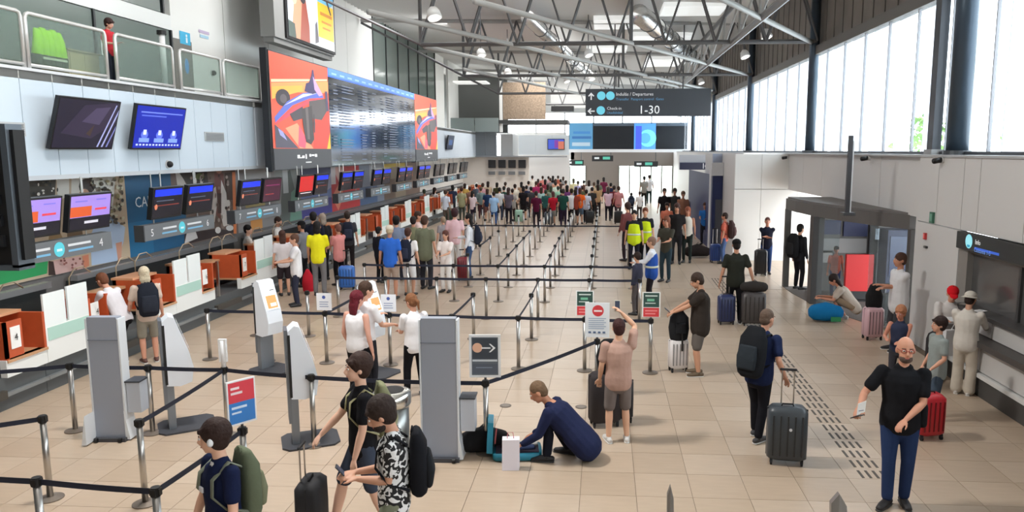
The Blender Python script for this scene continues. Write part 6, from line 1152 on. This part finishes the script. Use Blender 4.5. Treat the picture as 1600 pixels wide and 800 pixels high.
# -- far queue: prototypes copied with their own clothes colours
far = [ # px, feet y, face, top colour name, colour, bottom, hair, height
 (697, 352, -20, 'white shirt leaning over', (214, 222, 236), (96, 84, 76), BR), (680, 345, -40, 'white top', (226, 222, 222), (60, 56, 54), DBR), (664, 350, 20, 'coral and green top', (200, 112, 92), (60, 70, 60), (60, 70, 56)),
 (708, 338, 30, 'dark blue jacket', (44, 50, 70), (40, 44, 50), BLK), (722, 344, 0, 'light khaki top', (150, 150, 116), (66, 74, 66), (60, 40, 34)), (735, 340, 10, 'brown top', (124, 92, 80), (60, 64, 60), (56, 38, 32)),
 (739, 350, -30, 'pale pink shirt', (224, 206, 210), (44, 38, 56), BLK), (752, 342, 0, 'grey teal shirt', (110, 130, 130), (84, 56, 60), (80, 66, 50)), (762, 345, 5, 'navy square bag top', (34, 56, 90), (120, 84, 80), BR),
 (772, 352, 5, 'sky blue shirt and jeans', (160, 196, 232), (58, 92, 150), DBR), (781, 344, 0, 'pale grey shirt', (200, 204, 206), (60, 70, 90), BLK), (795, 350, -10, 'purple grey shirt', (96, 88, 100), (40, 38, 46), (56, 40, 38)),
 (805, 338, 0, 'cream top', (214, 206, 190), (60, 54, 50), DBR), (818, 344, 0, 'black shirt', (30, 28, 32), (44, 40, 44), BLK), (830, 340, 30, 'dark grey shirt', (58, 56, 60), (50, 44, 48), BLK),
 (838, 356, 10, 'maroon top', (86, 24, 52), (40, 32, 42), (50, 40, 38)), (846, 342, 0, 'pale turquoise top', (156, 190, 186), (60, 70, 66), BR), (853, 348, -15, 'dark teal top', (48, 92, 90), (60, 44, 52), (50, 60, 50)),
 (864, 352, 20, 'bright red top', (190, 34, 54), (150, 146, 140), (90, 50, 50)), (872, 338, 0, 'mint green top', (150, 196, 170), (70, 80, 76), (44, 56, 46)), (880, 354, 0, 'forest green shirt', (36, 74, 66), (48, 38, 58), (50, 44, 36)),
 (886, 342, 0, 'violet top', (110, 60, 110), (60, 50, 60), BLK), (893, 352, 0, 'white tee and black trousers', (236, 234, 236), (30, 30, 34), (50, 40, 26)), (906, 350, -5, 'orange top', (236, 104, 40), (90, 110, 130), (80, 50, 40)),
 (916, 348, 0, 'pale blue shirt with hand on hip', (206, 214, 230), (34, 34, 40), (44, 36, 34)), (925, 342, 0, 'charcoal shirt', (52, 52, 50), (34, 36, 36), BLK), (950, 345, 0, 'pale pink shirt, bending', (222, 190, 204), (36, 32, 42), (70, 60, 56)),
 (959, 342, 0, 'wine red top', (96, 34, 40), (30, 32, 34), (50, 36, 30)), (943, 318, 0, 'plum jacket', (110, 42, 68), (44, 40, 44), (40, 36, 34)), (966, 345, 20, 'rose top', (196, 130, 130), (60, 44, 54), BR),
 (845, 328, 0, 'pink top', (206, 130, 140), (80, 60, 66), DBR), (852, 322, 0, 'dark rose top', (150, 60, 76), (60, 50, 56), BLK), (860, 318, 0, 'grey top', (130, 126, 128), (54, 50, 56), (60, 44, 40)),
 (868, 320, 0, 'peach top', (224, 170, 146), (66, 60, 64), (70, 46, 40)), (876, 318, 0, 'dark brown top', (70, 50, 46), (50, 50, 54), BLK), (884, 324, 0, 'cream and pink top', (226, 206, 196), (80, 70, 74), BR),
 (856, 332, 0, 'olive green top', (90, 100, 64), (60, 60, 54), DBR), (868, 332, 10, 'white and green top', (206, 220, 206), (56, 66, 60), (50, 40, 36)), (896, 322, 0, 'pale yellow top', (232, 226, 180), (70, 70, 66), (76, 70, 50)),
 (903, 326, 0, 'lilac shirt', (180, 174, 220), (66, 60, 80), (70, 60, 44)), (912, 322, 0, 'brown leather top', (104, 66, 54), (50, 46, 46), BLK), (920, 328, 0, 'white blouse', (228, 226, 224), (60, 56, 56), DBR),
 (928, 330, 0, 'beige top', (190, 170, 144), (60, 60, 56), (80, 62, 50)), (934, 326, 0, 'dusty green top', (110, 120, 100), (50, 50, 50), BLK), (838, 330, 0, 'magenta top', (170, 50, 100), (60, 50, 60), BR),
 (826, 326, 0, 'light grey top', (190, 188, 190), (66, 64, 66), DBR), (815, 328, 0, 'tan top', (170, 140, 116), (60, 54, 50), BLK), (790, 330, 0, 'soft white top', (226, 222, 216), (80, 70, 66), (60, 44, 36)), (777, 330, 0, 'dark olive top', (64, 66, 44), (50, 46, 42), BLK),
 (900, 340, 0, 'lavender grey top', (150, 146, 176), (56, 52, 66), DBR), (910, 338, 0, 'moss top', (84, 88, 62), (52, 50, 46), BR), (763, 330, 0, 'sand coloured top', (196, 176, 150), (70, 60, 56), DBR), (745, 330, 0, 'slate top', (86, 96, 110), (46, 46, 56), BLK),
 (841, 316, 0, 'burgundy top', (120, 40, 56), (50, 44, 50), DBR), (848, 312, 0, 'salmon top', (220, 140, 130), (60, 56, 60), BR), (857, 310, 0, 'pale rose top', (226, 186, 190), (66, 60, 66), DBR), (864, 311, 0, 'black top with bare arms', (36, 34, 38), (44, 40, 44), BLK),
 (872, 310, 0, 'terracotta top', (186, 104, 84), (60, 54, 56), DBR), (880, 312, 0, 'ash grey top', (150, 148, 150), (60, 58, 60), BR), (832, 314, 0, 'ivory top', (232, 226, 214), (80, 74, 70), DBR), (823, 336, 0, 'midnight blue top', (36, 44, 74), (44, 40, 48), BLK),
 (861, 340, 0, 'sage top', (130, 146, 126), (50, 60, 56), (56, 66, 50)), (877, 346, 0, 'dark plum top', (74, 34, 60), (44, 36, 46), BLK), (899, 352, 0, 'rust coloured top', (150, 66, 50), (40, 36, 40), DBR), (801, 346, 0, 'stone grey top', (160, 154, 148), (60, 54, 56), DBR), (788, 340, 0, 'dark green top', (40, 66, 56), (40, 40, 40), BLK),
 (934, 338, 0, 'camel top', (176, 142, 104), (50, 44, 44), DBR), (954, 330, 0, 'ink blue top', (34, 40, 66), (40, 38, 44), BLK), (727, 334, 0, 'ochre top', (186, 150, 80), (70, 64, 60), DBR), (755, 336, 0, 'dusky pink top', (196, 150, 156), (70, 60, 70), BR)]
protos = []
for i in range(5):
    hd = [DOWN, ((-.12, .38, 1.12), (.12, .36, 1.1)), ((-.3, .0, .86), (.2, .3, 1.05)), ((-.27, .04, .84), (.24, .1, 1.0)), ((-.26, .12, .86), (.3, -.1, .88))][i]
    protos.append((['short', 'long', 'short', 'bob', 'short'][i], (['tee', 'tee', 'long', 'tee', 'loose'][i]), hd, ['trousers', 'trousers', 'trousers', 'shorts', 'trousers'][i]))
PR = {}
for k, T in enumerate(far):
    px, fy, fc, nm_, tc_, bc, hcol = T; i = k % 5; pos = at(px, fy); hs, tk, hd, bk_ = protos[i]
    zone = 'left in far crowd' if px < 800 else 'mid far crowd' if px < 890 else 'right in far crowd'
    row = 'front row' if fy >= 340 else 'back rows'
    l = f'passenger in a {nm_}, {zone}, {row}'
    if i not in PR:
        random.seed(k); a = person(l, (pos.x, pos.y), face=fc, h=1.72, top=(tk, tc_), bot=(bk_, bc), hair=(hs, hcol), lod=0, hands=hd, group='passengers in the far queue'); PR[i] = a['root']
    else:
        c = copy_tree(PR[i]); c.location = (pos.x, pos.y, 0); c.rotation_euler = (0, 0, math.radians(fc)); c['label'] = l; s = random.uniform(.93, 1.04); c.scale = (s, s, s)
        for ch in c.children:
            nb = ch.name.split('.')[0]; col = {'shirt': cloth(tc_), 'trousers': cloth(bc), 'shorts': cloth(bc), 'hair': M(hcol, .7, 0, 0, .6, .35, .3, 30.)}.get(nb)
            if col: ch.material_slots[0].link = 'OBJECT'; ch.material_slots[0].material = col
# a few cases in the far queue
for px, py, c, l in ((857, 352, (60, 70, 80), 'grey case in the far queue before the red top'), (811, 348, (150, 190, 170), 'pale green covered case in the far queue'), (921, 350, (26, 28, 30), 'black case beside the shirt with hand on hip in the far queue'), (966, 350, (30, 30, 30), 'black case by the pale pink bending passenger'), (703, 345, (44, 70, 60), 'dark green case near the leaning passenger')):
    q = at(px, py); suitcase(l, q.x, q.y, 8, c, .42, .28, .6, .3, ribs=False)
# ================================================================ bake modifiers and lettering
bpy.context.view_layer.update()
dg = bpy.context.evaluated_depsgraph_get()
old = {}
for o in BAKE:
    me = bpy.data.meshes.new_from_object(o.evaluated_get(dg), depsgraph=dg); me.polygons.foreach_set('use_smooth', [True]*len(me.polygons)); old[o.data.name] = (me, o)
tm = [(t, bpy.data.meshes.new_from_object(t.evaluated_get(dg), depsgraph=dg)) for t in TEXTS]
for o in list(COL.objects):
    if o.type == 'MESH' and o.data.name in old:
        n_ = old[o.data.name][0]; ml = [(s.link, s.material) for s in o.material_slots]; o.modifiers.clear(); o.data = n_
        for s, (lk, mt) in zip(o.material_slots, ml):
            if lk == 'OBJECT': s.link = 'OBJECT'; s.material = mt
for t, me in tm:
    n_ = bpy.data.objects.new('lettering', me); COL.objects.link(n_); n_.parent = t.parent; n_.matrix_basis = t.matrix_basis.copy(); bpy.data.objects.remove(t)
print('tris', sum(len(o.data.loop_triangles) or sum(len(p.vertices)-2 for p in o.data.polygons) for o in COL.objects if o.type == 'MESH'), 'objects', len(COL.objects))
